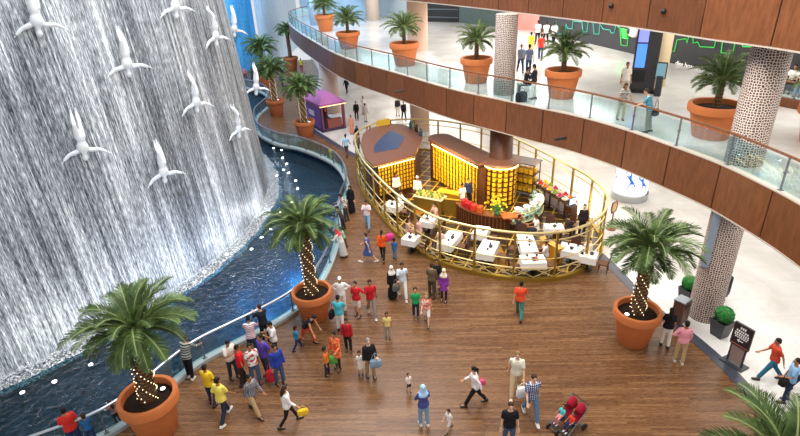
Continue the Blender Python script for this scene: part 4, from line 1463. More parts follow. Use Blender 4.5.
P(799, 95, 1.7, 230, 'sit', (S, '#e9d9d4'), (TR, '#6f8fb0'), ('short', 'k'), 'person in pink and blue sitting at the very right edge', skin=1, z=L1)

# ------------------------------------------------------------------ diver sculptures on the waterfall
M_STATUE = mat('#dfe1e2', .5, 0, 0, .5)
def diver_mesh(seed):
    rnd = random.Random(seed)
    POSES['dive'] = dict(legs=((22 + rnd.uniform(-4, 4), 58), (-12, 18 + rnd.uniform(0, 12))), arms=((14, 112 + rnd.uniform(-8, 10), 8, 0), (14, 92 + rnd.uniform(-8, 12), 8, 0)), lean=-8, nod=-18)
    G = person_geo('dive', None, None, None)
    b = MB()
    b.loft(G['rings']([(z, rx * (.82 if z < 1.2 else 1.08), ry * (.85 if z < 1.2 else 1.1)) for z, rx, ry in G['tor']], .01))
    for (h0, kn, an, fa) in G['leg']:
        h0 = Vector((h0.x * .8, h0.y, h0.z)); an = Vector((an.x * .75, an.y, an.z)); kn = Vector((kn.x * .8, kn.y, kn.z))
        b.tube([h0 + Vector((0, 0, .03)), h0.lerp(kn, .5), kn, kn.lerp(an, .35), an, an + Vector((0, .03, -.14))], [.1, .088, .062, .066, .042, .028], 10)
        b.sph(kn, .056, 8, 6)
    for sg, (sh, el, wr) in zip((-1, 1), G['arm']):
        b.sph(sh, .064, 8, 6)
        b.tube([sh, sh.lerp(el, .5), el, el.lerp(wr, .4), wr], [.08, .078, .062, .062, .044], 8)
        b.sph(el, .04, 8, 6)
    hc = G['H']((0, .02, 1.65))
    b.sph(hc, (.1, .115, .13), 12, 8)
    b.sph(hc + Vector((0, .09, -.01)), (.014, .02, .026), 6, 5)
    me = remesh(b, 'diver_sculpture', [M_STATUE], .022, 1)
    q = MB()
    q.bm.from_mesh(me)
    for sg, (sh, el, wr) in zip((-1, 1), G['arm']):
        add_hand(q, el, wr, sg)
    q.bm.transform(Matrix.Translation((0, 0, -.93)))
    q.bm.to_mesh(me); q.bm.free()
    return me
DM = [diver_mesh(s) for s in (1, 2, 3)]
def hit_wall(px, py):
    d = ray(px, py).normalized()
    t = 3.0
    while t < 90:
        p = CAM + d * t
        R = WR - WK * p.z
        if (p.xy - WC.xy).length < R + .42:
            return p
        t += .03
    return None
def diver(px, py, size, label, turn=0.0, tilt=0.0, k=0, pos=None):
    p = hit_wall(px, py) if pos is None else Vector(pos)
    n = (p.xy - WC.xy).normalized() if pos is None else Vector((.7, -.7))
    o = link('diver_sculpture', DM[k % 3])
    tag(o, label, 'sculpture')
    ang = math.atan2(n.y, n.x)
    # chest faces the wall or the hall, head down
    M = Matrix.Translation(p) @ Matrix.Rotation(ang - PI / 2 + turn, 4, 'Z') @ Matrix.Rotation(R_(4), 4, 'X') @ Matrix.Rotation(PI + tilt, 4, 'Y')
    M = M @ Matrix.Scale(size / 1.75, 4)
    o.matrix_world = M
    # short rod that holds the figure on the wall
    r = MB()
    r.tube([(0, 0, 0), (0, -.3 * 1.75 / size if 0 else -.32, 0)], .03, 6)
    rod = link('mounting_rod', r.mesh('mounting_rod', M_STATUE), o)
    return o
diver(34, 8, 2.0, 'white diver sculpture at the top left corner of the waterfall', -.4, -.1, 0)
diver(125, 53, 2.0, 'white diver sculpture high on the waterfall between the two streaked bands', -.4, -.05, 1)
diver(80, 137, 2.0, 'white diver sculpture at mid height left of the waterfall centre', -.4, -.05, 2)
diver(162, 163, 2.0, 'white diver sculpture at mid height low right on the waterfall', -.4, -.05, 0)
diver(174, -4, 2.0, 'white diver sculpture cut by the top edge of the picture', -.4, -.05, 1)
diver(195, 93, 2.0, 'white diver sculpture right of the centre of the waterfall', -.4, -.05, 2)
diver(215, 27, 2.0, 'white diver sculpture near the top right of the waterfall', -.4, -.05, 0)
diver(238, 122, 1.9, 'small white diver sculpture near the right edge of the waterfall', -.4, -.05, 1)
_a = -.02
def edge_pos(px, py, d):
    dd = ray(px, py).normalized()
    best = None
    for i in range(100, 4000):
        p = CAM + dd * (i * .02)
        g = (p.xy - WC.xy).length - (WR - WK * p.z)
        if best is None or g < best[0]:
            best = (g, p)
    return best[1]
diver(0, 0, 1.9, 'white diver sculpture seen against the blue fall at the waterfall edge, upper one', -.2, -.12, 2, pos=edge_pos(234, 22, .4))
diver(0, 0, 2.1, 'white diver sculpture seen against the far palms at the waterfall edge, lower one', -.2, -.12, 0, pos=edge_pos(256, 80, .4))

# ------------------------------------------------------------------ cafe
RING = cr([(-2.75, 35.3), (-2.35, 31.4), (-1.4, 28.2), (-.05, 24.75), (1.5, 22.25), (3, 21.08), (4.4, 20.38), (5.8, 20.05), (7.1, 20.12), (8.45, 20.8), (9.45, 21.9), (10.05, 23.2),
           (10.2, 24.7), (10.05, 26.1), (9.6, 27.6), (8.7, 30.1), (7.6, 32.8), (5.9, 35.4), (3.5, 37.4), (.8, 38.4), (-1.5, 37.7)], 8, True)
FZ = .14
M_OCHRE = mat('#a9711f', .4, var=.15, scale=3)
fl = MB()
fl.prism([p for p in offset(RING, -.02, True)], .004, FZ - .02)
struct(fl.build('floor_cafe_base', mat('#5b4a22', .4, .4)), 'gold brown plinth under the cafe')
def cafe_floor():
    t = NT('cafe_floor')
    mp = t.mapping('Object', (1, 1, 1), (0, 0, R_(24)))
    br = t.n('TexBrick')
    br.offset = 0
    for k, v in (('Scale', 1.0), ('Mortar Size', .035), ('Brick Width', .75), ('Row Height', .75)):
        br.inputs[k].default_value = v
    br.inputs['Color1'].default_value = srgb('#3b2a20'); br.inputs['Color2'].default_value = srgb('#46321f'); br.inputs['Mortar'].default_value = srgb('#d7a93c')
    t.l(mp, 'Vector', br, 'Vector'); t.l(br, 'Color', t.b, 'Base Color')
    t.b.inputs['Roughness'].default_value = .3
    return t.m
cf = MB()
Q = offset(RING, .0, True)
_c = sum((Vector((p[0], p[1])) for p in RING), Vector((0, 0))) / len(RING)
inner = [_c + (Vector((p[0], p[1])) - _c) * .985 for p in RING]
cf.prism(inner, FZ - .02, FZ)
struct(cf.build('floor_cafe', cafe_floor()), 'dark cafe floor with thin gold lines')
for i, (a, b_, wd_) in enumerate((((4.7, 21.0), (4.6, 23.6), .7), ((7.0, 20.7), (6.6, 23.0), .5), ((.9, 27.2), (3.2, 29.6), .6))):
    p, q = Vector((a[0], a[1])), Vector((b_[0], b_[1]))
    m = MB()
    d = q - p
    m.box(((p.x + q.x) / 2, (p.y + q.y) / 2, FZ + .012), (d.length, wd_, .02), math.atan2(d.y, d.x))
    tag(m.build('floor_strip', M_OCHRE, flat=True), ('ochre carpet strip between the front tables of the cafe', 'ochre carpet strip right of the red menu table', 'ochre carpet strip beside the lit shelf wall')[i], 'flooring')  # flat ochre strips laid on the cafe floor

# railing round the cafe
cr_root = thing('cafe_railing', 'tall oval gold railing with crossed bars enclosing the cafe', 'railing', (0, 0, 0))
RR = offset(RING, -.0, True)
def ring_part(name, z, r, m, off=0.0):
    b = MB()
    b.tube([v3(p, z) for p in (offset(RING, off, True) if off else RR)], r, 8, closed=True)
    b.build(name, m, cr_root)
bb = MB(); ribbon(bb, RING, -.09, .09, .0, .2, True)
bb.build('base_band', M_GOLD2, cr_root)
ring_part('top_rail', 2.45, .06, M_GOLD)
ring_part('upper_rail', 2.08, .03, M_GOLD)
ring_part('middle_rail', 1.15, .025, M_GOLD)
ring_part('lower_rail', .68, .03, M_GOLD)
RS = resample(RR, .3, True)
N = len(RS) - 1
stp = 6
posts = list(range(0, N - 3, stp))
pm = MB()
pm.box((0, 0, 1.2), (.09, .09, 2.4)); pm.box((0, 0, .14), (.16, .16, .28), bev=.02); pm.box((0, 0, 1.15), (.13, .13, .1), bev=.02)
pm = pm.mesh('post', M_GOLD2, flat=True)
lat = 0
for a, i in enumerate(posts):
    t = nrm2(RS, i)
    link('post', pm, cr_root, v3(RS[i], 0), math.atan2(t.y, t.x))
    j = posts[a + 1] if a + 1 < len(posts) else N
    c = MB()
    k = max(1, (j - i))
    for s in range(2):
        u0 = i + k * s / 2; u1 = i + k * (s + 1) / 2
        def at_u(u):
            f = int(u); return RS[f % N].lerp(RS[(f + 1) % N], u - f)
        A, B, Mid = at_u(u0), at_u(u1), at_u((u0 + u1) / 2)
        c.tube([v3(A, .22), v3(Mid, .45), v3(B, .66)], .016, 5)
        c.tube([v3(A, .66), v3(Mid, .45), v3(B, .22)], .016, 5)
        c.tube([v3(Mid, .45) + Vector((0, 0, .09 * math.sin(2 * PI * w / 10))) + (B - A).normalized().to_3d() * .11 * math.cos(2 * PI * w / 10) for w in range(10)], .014, 5, closed=True)
    c.build('crossed_bars', M_GOLD, cr_root)

# wall of tea tins
M_TIN = mat('#f0b81e', .35, .15)
M_TINLID = mat('#5a3c10', .45, .3)
tm = MB()
tm.lathe([(.125, 0), (.135, .01), (.135, .21), (.12, .225)], n=10)
tm.mi = 1
tm.lathe([(.08, .22), (.085, .228), (.085, .245), (.03, .255)], n=10)
TIN = tm.mesh('tea_tin', [M_TIN, M_TINLID])
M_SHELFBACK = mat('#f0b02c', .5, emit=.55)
M_LED = mat('#ffd27a', .4, emit=12.0)
def tin(p, label, group, sc=1.0):
    o = tag(link('tea_tin', TIN, None, p), label, 'tin', group)
    o.scale = (sc, sc, sc)
def shelf_wall(root, A, B, z0, z1, cols, rows, label, group, depth=.26, horiz=False):
    """lit shelf wall between plan points A and B, facing the right of A->B; tins are things of their own"""
    A, B = Vector(A), Vector(B)
    d = (B - A); L = d.length; d.normalize()
    n = Vector((d.y, -d.x))
    ang = math.atan2(d.y, d.x)
    c = (A + B) / 2
    b = MB(); m = c + n * .015
    b.box((m.x, m.y, (z0 + z1) / 2), (L, .03, z1 - z0), ang)
    b.build('back_panel', M_SHELFBACK, root, flat=True)
    for r in range(rows + 1):
        s = MB(); m = c + n * (depth / 2 + .03)
        s.box((m.x, m.y, z0 + (z1 - z0) * r / rows), (L, depth, .022), ang)
        s.build('shelf', M_DARKWOOD if not horiz else M_GOLD2, root, flat=True)
    for k in range(cols + 1):
        s = MB(); m = A + d * (L * k / cols) + n * (depth / 2 + .03)
        s.box((m.x, m.y, (z0 + z1) / 2), (.028, depth, z1 - z0), ang)
        s.build('divider', M_DARKWOOD, root, flat=True)
    led = MB(); m = c + n * (depth + .06)
    led.box((m.x, m.y, z1 + .02), (L * .98, .03, .03), ang)
    led.build('light_strip', M_LED, root, flat=True)
    for k in range(cols):
        for r in range(rows):
            m = A + d * (L * (k + .5) / cols) + n * (depth / 2 + .05)
            tin((m.x, m.y, z0 + (z1 - z0) * r / rows + .012), label, group, .72 if horiz else 1.0)
# the long block
LB = thing('shelf_block', 'long shelf wall with gold tea tins under a brown rounded roof', 'shelving', (0, 0, 0))
a0, a1 = Vector((2.5, 32.4)), Vector((4.78, 27.95))
ld = (a1 - a0).normalized(); ln = Vector((ld.y, -ld.x))      # ln faces the cafe front
bk = -ln
b = MB()
b.prism([a0 + bk * .02, a1 + bk * .02, a1 + bk * .95, a0 + bk * .95], FZ, 2.62)
b.build('body', M_DARKWOOD, LB, flat=True)
rf = MB()
o0 = [a0 + ln * .42 - ld * .1, a1 + ln * .42 + ld * .1, a1 + bk * 1.1 + ld * .1]
arc = []
for k in range(9):
    t = PI * k / 8
    cc = a0 + ln * (.42 - .76) - ld * .1
    arc.append(cc + bk * .76 * math.cos(t) - ld * .62 * math.sin(t))
rf.prism(o0 + arc, 2.66, 2.86)
rf.build('roof', M_ROOFWOOD, LB)
shelf_wall(LB, a0, a1, FZ + .12, 2.5, 15, 8, 'gold tea tin on the lit shelves of the long block', 'tea tins on the long block')
b = MB(); m = a0 + ln * .15 - ld * .1; b.box((m.x, m.y, 1.35), (.2, .34, 2.5), math.atan2(ld.y, ld.x)); b.build('end_post', M_DARKWOOD, LB, flat=True)
b = MB(); m = a1 + ln * .17 + ld * .12; b.box((m.x, m.y, 1.35), (.26, .4, 2.5), math.atan2(ld.y, ld.x)); b.build('end_post', M_DARKWOOD, LB, flat=True)
# the drum round the column
DR = thing('shelf_drum', 'round drum of lit shelves with gold tins around the brown column', 'shelving', (CM[0], CM[1], 0))
def ringpart(r0, r1, z0, z1, name, m, par, n=36, a0=0, a1=2 * PI):
    b = MB()
    full = abs(a1 - a0 - 2 * PI) < 1e-6
    rs = []
    for i in range(n + 1):
        a = a0 + (a1 - a0) * i / n
        c, s = math.cos(a), math.sin(a)
        rs.append([(r0 * c, r0 * s, z0), (r1 * c, r1 * s, z0), (r1 * c, r1 * s, z1), (r0 * c, r0 * s, z1)])
    b.loft(rs, caps=not full)
    return b.build(name, m, par)
ringpart(.66, .7, FZ, 2.62, 'back_panel', M_SHELFBACK, DR)
for r in range(9):
    z = FZ + .14 + 2.34 * r / 8
    ringpart(.7, .95, z - .012, z + .01, 'shelf', M_DARKWOOD, DR)
for k in range(16):
    a = 2 * PI * k / 16
    b = MB(); b.box((.82 * math.cos(a), .82 * math.sin(a), 1.4), (.22, .03, 2.4), a); b.build('divider', M_DARKWOOD, DR, flat=True)
ringpart(.98, 1.01, 2.52, 2.56, 'light_strip', M_LED, DR)
b = MB(); b.lathe([(.66, 2.62), (1.08, 2.66), (1.17, 2.72), (1.15, 2.8), (.8, 2.92), (.66, 2.98)], n=40, caps=False)
b.lathe([(.66, 2.98), (.66, 2.62)], n=40, caps=False)
b.build('canopy_ring', M_ROOFWOOD, DR)
for k in range(16):
    a = 2 * PI * (k + .5) / 16
    if math.sin(a + R_(15)) > .45: continue
    for r in range(8):
        tin((CM[0] + .83 * math.cos(a), CM[1] + .83 * math.sin(a), FZ + .14 + 2.34 * r / 8 + .012), 'gold tea tin on the round shelf drum at the column', 'tea tins on the shelf drum', .88)
# the left block
LK = thing('kitchen_block', 'rounded cafe block with a flat brown roof and a blue inset', 'kiosk block', (0, 0, 0))
foot = cr([(-2.3, 32.7), (-2.1, 35.0), (-1.05, 36.5), (.05, 36.6), (1.0, 35.7), (1.7, 33.7)], 6) + [Vector((1.72, 33.2)), Vector((1.02, 30.1)), Vector((-1.4, 28.65)), Vector((-1.9, 30.0))]
cen = Vector((-.2, 32.6))
b = MB(); b.prism([cen + (p - cen) * .9 for p in foot], FZ, 2.5); b.build('body', M_DARKWOOD, LK, flat=True)
b = MB(); b.prism(foot, 2.52, 2.66); b.build('roof', M_ROOFWOOD, LK)
b = MB(); b.prism([cen + (p - cen) * 1.012 for p in foot], 2.5, 2.54); b.build('roof_trim', M_GOLD, LK)
ins = [(-1.36, 30.76), (-1.42, 31.7), (-1.25, 32.7), (-.9, 33.9), (-.33, 35.17), (.57, 33.51), (.08, 31.31)]
b = MB(); b.prism(ins, 2.655, 2.675); b.build('roof_inset', mat('#2c4163', .3, var=.25, scale=1.5), LK, flat=True)
pA, pB = cen + (Vector((-1.4, 28.65)) - cen) * .9, cen + (Vector((1.02, 30.1)) - cen) * .9
shelf_wall(LK, pA, pB, FZ + .5, 2.4, 12, 7, 'gold tea tin on the lit shelves under the blue inset roof', 'tea tins on the rounded block', horiz=True)
def vase(p, r, h, col, label, cat='canister'):
    b = MB()
    b.lathe([(r * .8, 0), (r, h * .1), (r, h * .72), (r * .55, h * .85), (r * .6, h), (.001, h)], n=14)
    tag(b.build('canister', mat(col, .3), None, loc=p), label, cat)
for (x, y), c, l in (((1.05, 35.4), '#1f5a5c', 'teal canister on the back edge of the brown cafe roof'), ((1.4, 34.6), '#3a2a20', 'dark brown canister on the cafe roof, middle of three'), ((1.62, 33.6), '#2b4a66', 'slate blue canister on the cafe roof, nearest the shelves')):
    vase((x, y, 2.66), .14, .5, c, l)
b = MB(); b.box((0, 0, .22), (1.0, .05, .44)); b.box((0, .12, .02), (1.0, .26, .03))
tag(b.build('sign_board', mat('#d9b236', .5, var=.2, scale=4), None, flat=True, loc=(-.85, 36.35, 2.66), rz=R_(28)), 'small yellow sign board at the back of the brown cafe roof', 'sign')

# counter in front of the drum
def arc_pts(c, r, a0, a1, n):
    return [Vector((c[0] + r * math.cos(R_(a0 + (a1 - a0) * i / n)), c[1] + r * math.sin(R_(a0 + (a1 - a0) * i / n)))) for i in range(n + 1)]
cc0 = (5.55, 26.9)
BC = thing('bar_counter', 'curved brown slatted counter in front of the gold drum', 'counter', (0, 0, 0))
A_ = arc_pts(cc0, 2.45, 188, 272, 18)
b = MB(); ribbon(b, A_, -.5, 0, FZ, 1.02); b.build('counter_body', M_DARKWOOD, BC)
b = MB(); ribbon(b, A_, -.55, .06, 1.02, 1.08); b.build('counter_top', mat('#6b3a22', .25), BC)
sm = MB(); sm.box((0, 0, .46), (.05, .05, .86)); sm = sm.mesh('slat', mat('#7a4628', .4), flat=True)
for p in resample(offset(A_, .03), .2)[1:-1]:
    link('slat', sm, BC, (p.x, p.y, FZ))
b = MB(); b.box((5.75, 24.5, 1.11), (1.05, .62, .06), R_(5)); b.build('orange_top', mat('#c9642a', .35), BC, flat=True)
DC = thing('display_case', 'curved glass display case of pastries beside the gold drum', 'display case', (0, 0, 0))
A_ = arc_pts(cc0, 2.4, 276, 378, 20)
b = MB(); ribbon(b, A_, -.5, 0, FZ, .55); b.build('case_base', M_DARKWOOD, DC)
b = MB(); ribbon(b, A_, -.48, -.02, .55, .6); ribbon(b, A_, -.44, -.06, .86, .88); b.build('case_shelves', M_CLOTHW, DC)
b = MB(); ribbon(b, A_, -.015, 0, .6, 1.12); ribbon(b, A_, -.5, -.485, .6, 1.12); b.build('case_glass', M_GLASS, DC)
b = MB(); ribbon(b, A_, -.52, .02, 1.12, 1.15); b.build('case_top', M_GLASS, DC)
b = MB()
for z in (.6, 1.13):
    b.tube([v3(p, z) for p in offset(A_, .02)], .022, 6)
b.build('gold_trim', M_GOLD, DC)
rnd = random.Random(5)
cols = ['#e8c9a0', '#f3ece0', '#c98a4a', '#8a4a2a', '#d9534a', '#e9b84a', '#7aa04a']
cake = MB(); cake.lathe([(.09, 0), (.1, .02), (.1, .1), (.06, .13), (.001, .14)], n=10)
CK = {c: None for c in cols}
def cake_mesh(c):
    if CK[c] is None:
        b = MB(); b.lathe([(.09, 0), (.1, .02), (.1, .1), (.06, .13), (.001, .14)], n=10); CK[c] = b.mesh('pastry', mat(c, .6))
    return CK[c]
for z in (.6, .88):
    for p in resample(offset(A_, -.25), .34)[:-1]:
        o = link('pastry', cake_mesh(rnd.choice(cols)), None, (p.x, p.y, z))
        tag(o, 'small round pastry inside the curved glass display case', 'pastry', 'pastries in the display case')
for i, p in enumerate(resample(arc_pts(cc0, 2.15, 286, 372, 20), .55)[:-1]):
    b = MB()
    b.lathe([(.13, 0), (.14, .03), (.03, .05), (.03, .16), (.2, .18), (.2, .2), (.001, .2)], n=14)
    tag(b.build('cake_stand', mat('#f3eee4', .3), None, loc=(p.x, p.y, 1.15)), 'white cake stand standing on the glass display case', 'cake stand', 'cake stands on the display case')
# red boxes, flowers on the counter
for i, (ang, c, l) in enumerate(((203, '#d8242c', 'bright red gift box on the brown counter, nearest the left end'), (213, '#c81f2a', 'bright red gift box on the brown counter, second from the left end'), (223, '#e23a2a', 'bright red gift box on the brown counter, third from the left end'), (233, '#d9642a', 'orange gift box on the brown counter left of the flowers'))):
    p = arc_pts(cc0, 2.2, ang, ang, 1)[0]
    b = MB(); b.box((0, 0, .17), (.32, .26, .34), bev=.02); b.box((0, 0, .355), (.06, .27, .03))
    tag(b.build('gift_box', mat(c, .45), None, flat=True, loc=(p.x, p.y, 1.08), rz=R_(ang)), l, 'box')
fv = thing('flower_arrangement', 'yellow and green flowers in a vase on the counter before the drum', 'flowers', (5.05, 24.75, 1.08))
b = MB(); b.lathe([(.12, 0), (.16, .1), (.1, .26), (.13, .3)], n=14); b.build('vase', mat('#3f7a45', .3), fv)
b = MB()
for i in range(26):
    a, e = rnd.uniform(0, 2 * PI), rnd.uniform(.2, 1.35)
    d = Vector((math.cos(a) * math.cos(e), math.sin(a) * math.cos(e), math.sin(e)))
    b.tube([Vector((0, 0, .28)), Vector((0, 0, .28)) + d * .25, Vector((0, 0, .26)) + d * .52], [.012, .03, .004], 4)
b.build('leaves', mat('#4f8f3a', .6), fv)
b = MB()
for i in range(30):
    a, e = rnd.uniform(0, 2 * PI), rnd.uniform(.3, 1.45)
    d = Vector((math.cos(a) * math.cos(e), math.sin(a) * math.cos(e), math.sin(e)))
    b.sph(Vector((0, 0, .28)) + d * rnd.uniform(.4, .75), .06, 7, 5)
tag(b.build('blossoms', mat('#f0d52a', .6), fv), kind='stuff')

# dining tables, chairs, place settings
M_CHAIR = mat('#4a2c1c', .45, var=.15)
M_SEAT = mat('#6b452c', .7, var=.2)
def chair(x, y, rz, label):
    r = thing('dining_chair', label, 'chair', (x, y, FZ), rz)
    b = MB(); b.box((0, 0, .44), (.44, .44, .07), bev=.025); b.build('seat', M_SEAT, r)
    b = MB()
    rs = []
    for i in range(9):
        t = (i / 8 - .5)
        xx = t * .46; yy = -.2 - .05 * math.cos(t * PI)
        top = .98 - .1 * (2 * t) ** 2
        rs.append([(xx, yy, .5), (xx, yy + .035, .5), (xx, yy - .03, top), (xx, yy - .065, top)])
    b.loft(rs)
    b.build('backrest', M_CHAIR, r)
    for sx, sy in ((-1, -1), (1, -1), (-1, 1), (1, 1)):
        b = MB(); b.tube([(sx * .19, sy * .19, 0), (sx * .175, sy * .175, .42)], [.018, .026], 6); b.build('leg', M_CHAIR, r)
    return r
cupm = MB(); cupm.lathe([(.03, 0), (.045, .02), (.05, .08), (.044, .08), (.035, .02), (.001, .015)], n=12); cupm = cupm.mesh('cup', mat('#3a2c2a', .3))
platem = MB(); platem.lathe([(.07, 0), (.13, .012), (.13, .018), (.06, .01), (.001, .01)], n=18); platem = platem.mesh('plate', mat('#d8d2c8', .3))
potm = MB(); potm.lathe([(.05, 0), (.085, .04), (.085, .1), (.05, .14), (.015, .16), (.001, .18)], n=14); potm.tube([(.07, 0, .05), (.15, 0, .12)], [.018, .01], 6); potm = potm.mesh('teapot', mat('#2e2a30', .25))
def table(x, y, rz, w, d, where, chairs=((-1, 0), (1, 0)), sett=2):
    r = thing('restaurant_table', 'table hidden under a white cloth ' + where, 'table', (x, y, FZ), rz)
    b = MB(); b.box((0, 0, .72), (w - .06, d - .06, .03)); b.build('tabletop', M_DARKWOOD, r, flat=True)
    b = MB(); b.lathe([(.22, 0), (.22, .02), (.05, .05), (.04, .7)], n=14); b.build('pedestal', M_BLACK, r)
    c = MB()
    n = 32
    def outline(k, drop):
        pts = []
        for i in range(n):
            t = 2 * PI * i / n
            cx, cy = math.cos(t), math.sin(t)
            m = max(abs(cx), abs(cy))
            X, Y = cx / m * w / 2, cy / m * d / 2
            f = 1 + k * (1 + .6 * math.sin(i * PI / 2))
            pts.append((X * f, Y * f, drop))
        return pts
    c.loft([outline(.0, .752), outline(.015, .748), outline(.03, .6), outline(.06, .42)], caps=False)
    c.poly(outline(0, .752))
    M = c.build('tablecloth', M_CLOTHW, None, loc=(x, y, FZ), rz=rz)
    tag(M, 'white tablecloth on the cafe table ' + where, 'tablecloth')
    ca, sa = math.cos(rz), math.sin(rz)
    def loc(u, v, z): return (x + u * ca - v * sa, y + u * sa + v * ca, FZ + z)
    for k in range(sett):
        s = -1 if k % 2 else 1
        v = (k // 2 - (sett // 2 - 1) / 2) * .5 if sett > 2 else .05
        for nm, me, u, vv in (('plate', platem, .26 * s, v), ('cup', cupm, .16 * s, v + .2)):
            tag(link(nm, me, None, loc(u * w / .8, vv, .755)), ('white plate' if nm == 'plate' else 'dark cup') + ' on the table ' + where, nm, nm + 's on the table ' + where)
    tag(link('teapot', potm, None, loc(0, -.12, .755)), 'dark teapot on the table ' + where, 'teapot')
    nm = {(-1, 0): 'left end', (1, 0): 'right end', (0, -1): 'near side', (0, 1): 'far side'}
    for (u, v) in chairs:
        off = .33
        px_, py_ = (w / 2 + off) * u, (d / 2 + off) * v
        q = loc(px_, py_, 0)
        chair(q[0], q[1], rz + math.atan2(-v, -u) - PI / 2, 'dining chair at the %s of table %s' % (nm[(u, v)], where))
def tp(px, py): p = at(px, py, FZ + .75); return p.x, p.y
Tb = [(tp(428, 219), R_(-28), .85, .85, 'left of the yellow partition', ((-1, 0), (1, 0)), 2),
      (tp(393, 204), R_(-28), 1.0, .9, 'nearest the passage by the pool', ((1, 0), (0, 1)), 2),
      (tp(411, 237), R_(-30), .8, .8, 'low on the left side of the cafe', ((1, 0),), 2),
      (tp(450, 238), R_(62), 1.7, .8, 'second from the left along the front railing', ((0, -1), (0, 1)), 4),
      (tp(481, 230), R_(66), 1.0, .8, 'in front of the slatted counter', ((0, -1), (0, 1)), 2),
      (tp(488, 247), R_(66), 1.5, .9, 'third from the left along the front railing', ((0, -1), (0, 1)), 4),
      (tp(527, 242), R_(86), 2.0, .85, 'long and narrow right of the ochre strip', ((0, -1), (0, 1), (1, 0)), 4),
      (tp(533, 259), R_(-2), 1.2, .85, 'with the red menu at the front railing', ((-1, 0), (1, 0)), 2),
      (tp(554, 226), R_(-4), 1.0, .65, 'far right on the gold lined floor', ((0, -1), (0, 1)), 2),
      (tp(572, 248), R_(-30), 1.2, .9, 'at the right end of the front railing', ((-1, 0), (0, 1)), 2),
      (tp(589, 254), R_(60), .8, .8, 'in the right hand corner of the cafe', ((0, -1),), 2)]
for (xy, rz, w_, d_, wh, ch, se) in Tb:
    table(xy[0], xy[1], rz, w_ * .9, d_ * .9, wh, ch, se)
q = tp(535, 259)
b = MB(); b.box((0, 0, .008), (.26, .34, .014))
tag(b.build('menu', mat('#d23a2c', .5), None, flat=True, loc=(q[0], q[1], FZ + .76), rz=.1), 'red menu lying on the front table of the cafe', 'menu')

# shelves and stands at the right of the cafe
def stand(name, label, cat, x, y, rz, w, d, h, shelves, m=M_DARKWOOD):
    r = thing(name, label, cat, (x, y, FZ), rz)
    for sx, sy in ((-1, -1), (1, -1), (-1, 1), (1, 1)):
        b = MB(); b.box((sx * (w / 2 - .03), sy * (d / 2 - .03), h / 2), (.05, .05, h)); b.build('post', M_DARKWOOD, r, flat=True)
    for z in shelves:
        b = MB(); b.box((0, 0, z), (w, d, .035)); b.build('shelf', m, r, flat=True)
    b = MB(); b.box((0, 0, h + .03), (w + .14, d + .14, .06), bev=.015); b.build('top', mat('#4a3830', .35), r, flat=True)
    return r
stand('display_stand', 'dark topped display stand with yellow boxes behind the round drum', 'display stand', 7.6, 29.3, R_(-38), 1.35, 1.0, 2.05, (.3, .85, 1.4))
GB = MB(); GB.box((0, 0, .14), (.24, .2, .28), bev=.015); GB = GB.mesh('gift_box', mat('#e5b92a', .45, var=.1), flat=True)
M38 = Matrix.Rotation(R_(-38), 3, 'Z')
for z in (.3, .85, 1.4):
    for i in range(4):
        for j in range(2):
            p = M38 @ Vector((-.47 + .31 * i, -.3 + .42 * j, 0))
            tag(link('gift_box', GB, None, (7.6 + p.x, 29.3 + p.y, FZ + z + .018), R_(-38)), 'yellow box on the dark topped display stand', 'box', 'yellow boxes on the display stand')
fr = R_(-72)
FT = thing('fruit_table', 'long dark sideboard with colourful fruit and flowers by the back railing', 'sideboard', (8.75, 27.2, FZ), fr)
b = MB(); b.box((0, 0, .92), (3.0, .75, .06), bev=.015); b.build('top', M_DARKWOOD, FT, flat=True)
b = MB(); b.box((0, 0, .3), (2.8, .65, .04)); b.build('lower_shelf', M_DARKWOOD, FT, flat=True)
for sx in (-1, 0, 1):
    for sy in (-1, 1):
        b = MB(); b.box((sx * 1.4, sy * .3, .46), (.07, .07, .9)); b.build('leg', M_BLACK, FT, flat=True)
MF = Matrix.Rotation(fr, 3, 'Z')
fcol = [('#d93a2c', 'red'), ('#e8862c', 'orange'), ('#e9c93a', 'yellow'), ('#8fae3f', 'green'), ('#d94f7a', 'pink'), ('#efe9dc', 'white')]
bowl = MB(); bowl.lathe([(.08, 0), (.2, .1), (.21, .12), (.19, .11), (.07, .02), (.001, .02)], n=16); bowl = bowl.mesh('bowl', mat('#e9e3d8', .3))
for i in range(6):
    for j in (0, 1):
        u, v = -1.2 + .48 * i, -.17 + .34 * j
        p = MF @ Vector((u, v, 0))
        base = Vector((8.75 + p.x, 27.2 + p.y, FZ + .955))
        c, cn = fcol[(i + 2 * j) % 6]
        tag(link('bowl', bowl, None, base), 'white bowl of fruit on the long dark sideboard', 'bowl', 'fruit bowls on the sideboard')
        fm_ = MB(); fm_.sph((0, 0, 0), (.075, .075, .07), 9, 7); fm_ = D.meshes.get('fruit_' + cn) or fm_.mesh('fruit_' + cn, mat(c, .4))
        for k in range(5):
            a = k * 2 * PI / 4
            q = base + (Vector((.09 * math.cos(a), .09 * math.sin(a), .11)) if k < 4 else Vector((0, 0, .22)))
            tag(link('fruit', fm_, None, q), 'round %s fruit in a bowl on the long dark sideboard' % cn, 'fruit', '%s fruit on the sideboard' % cn)
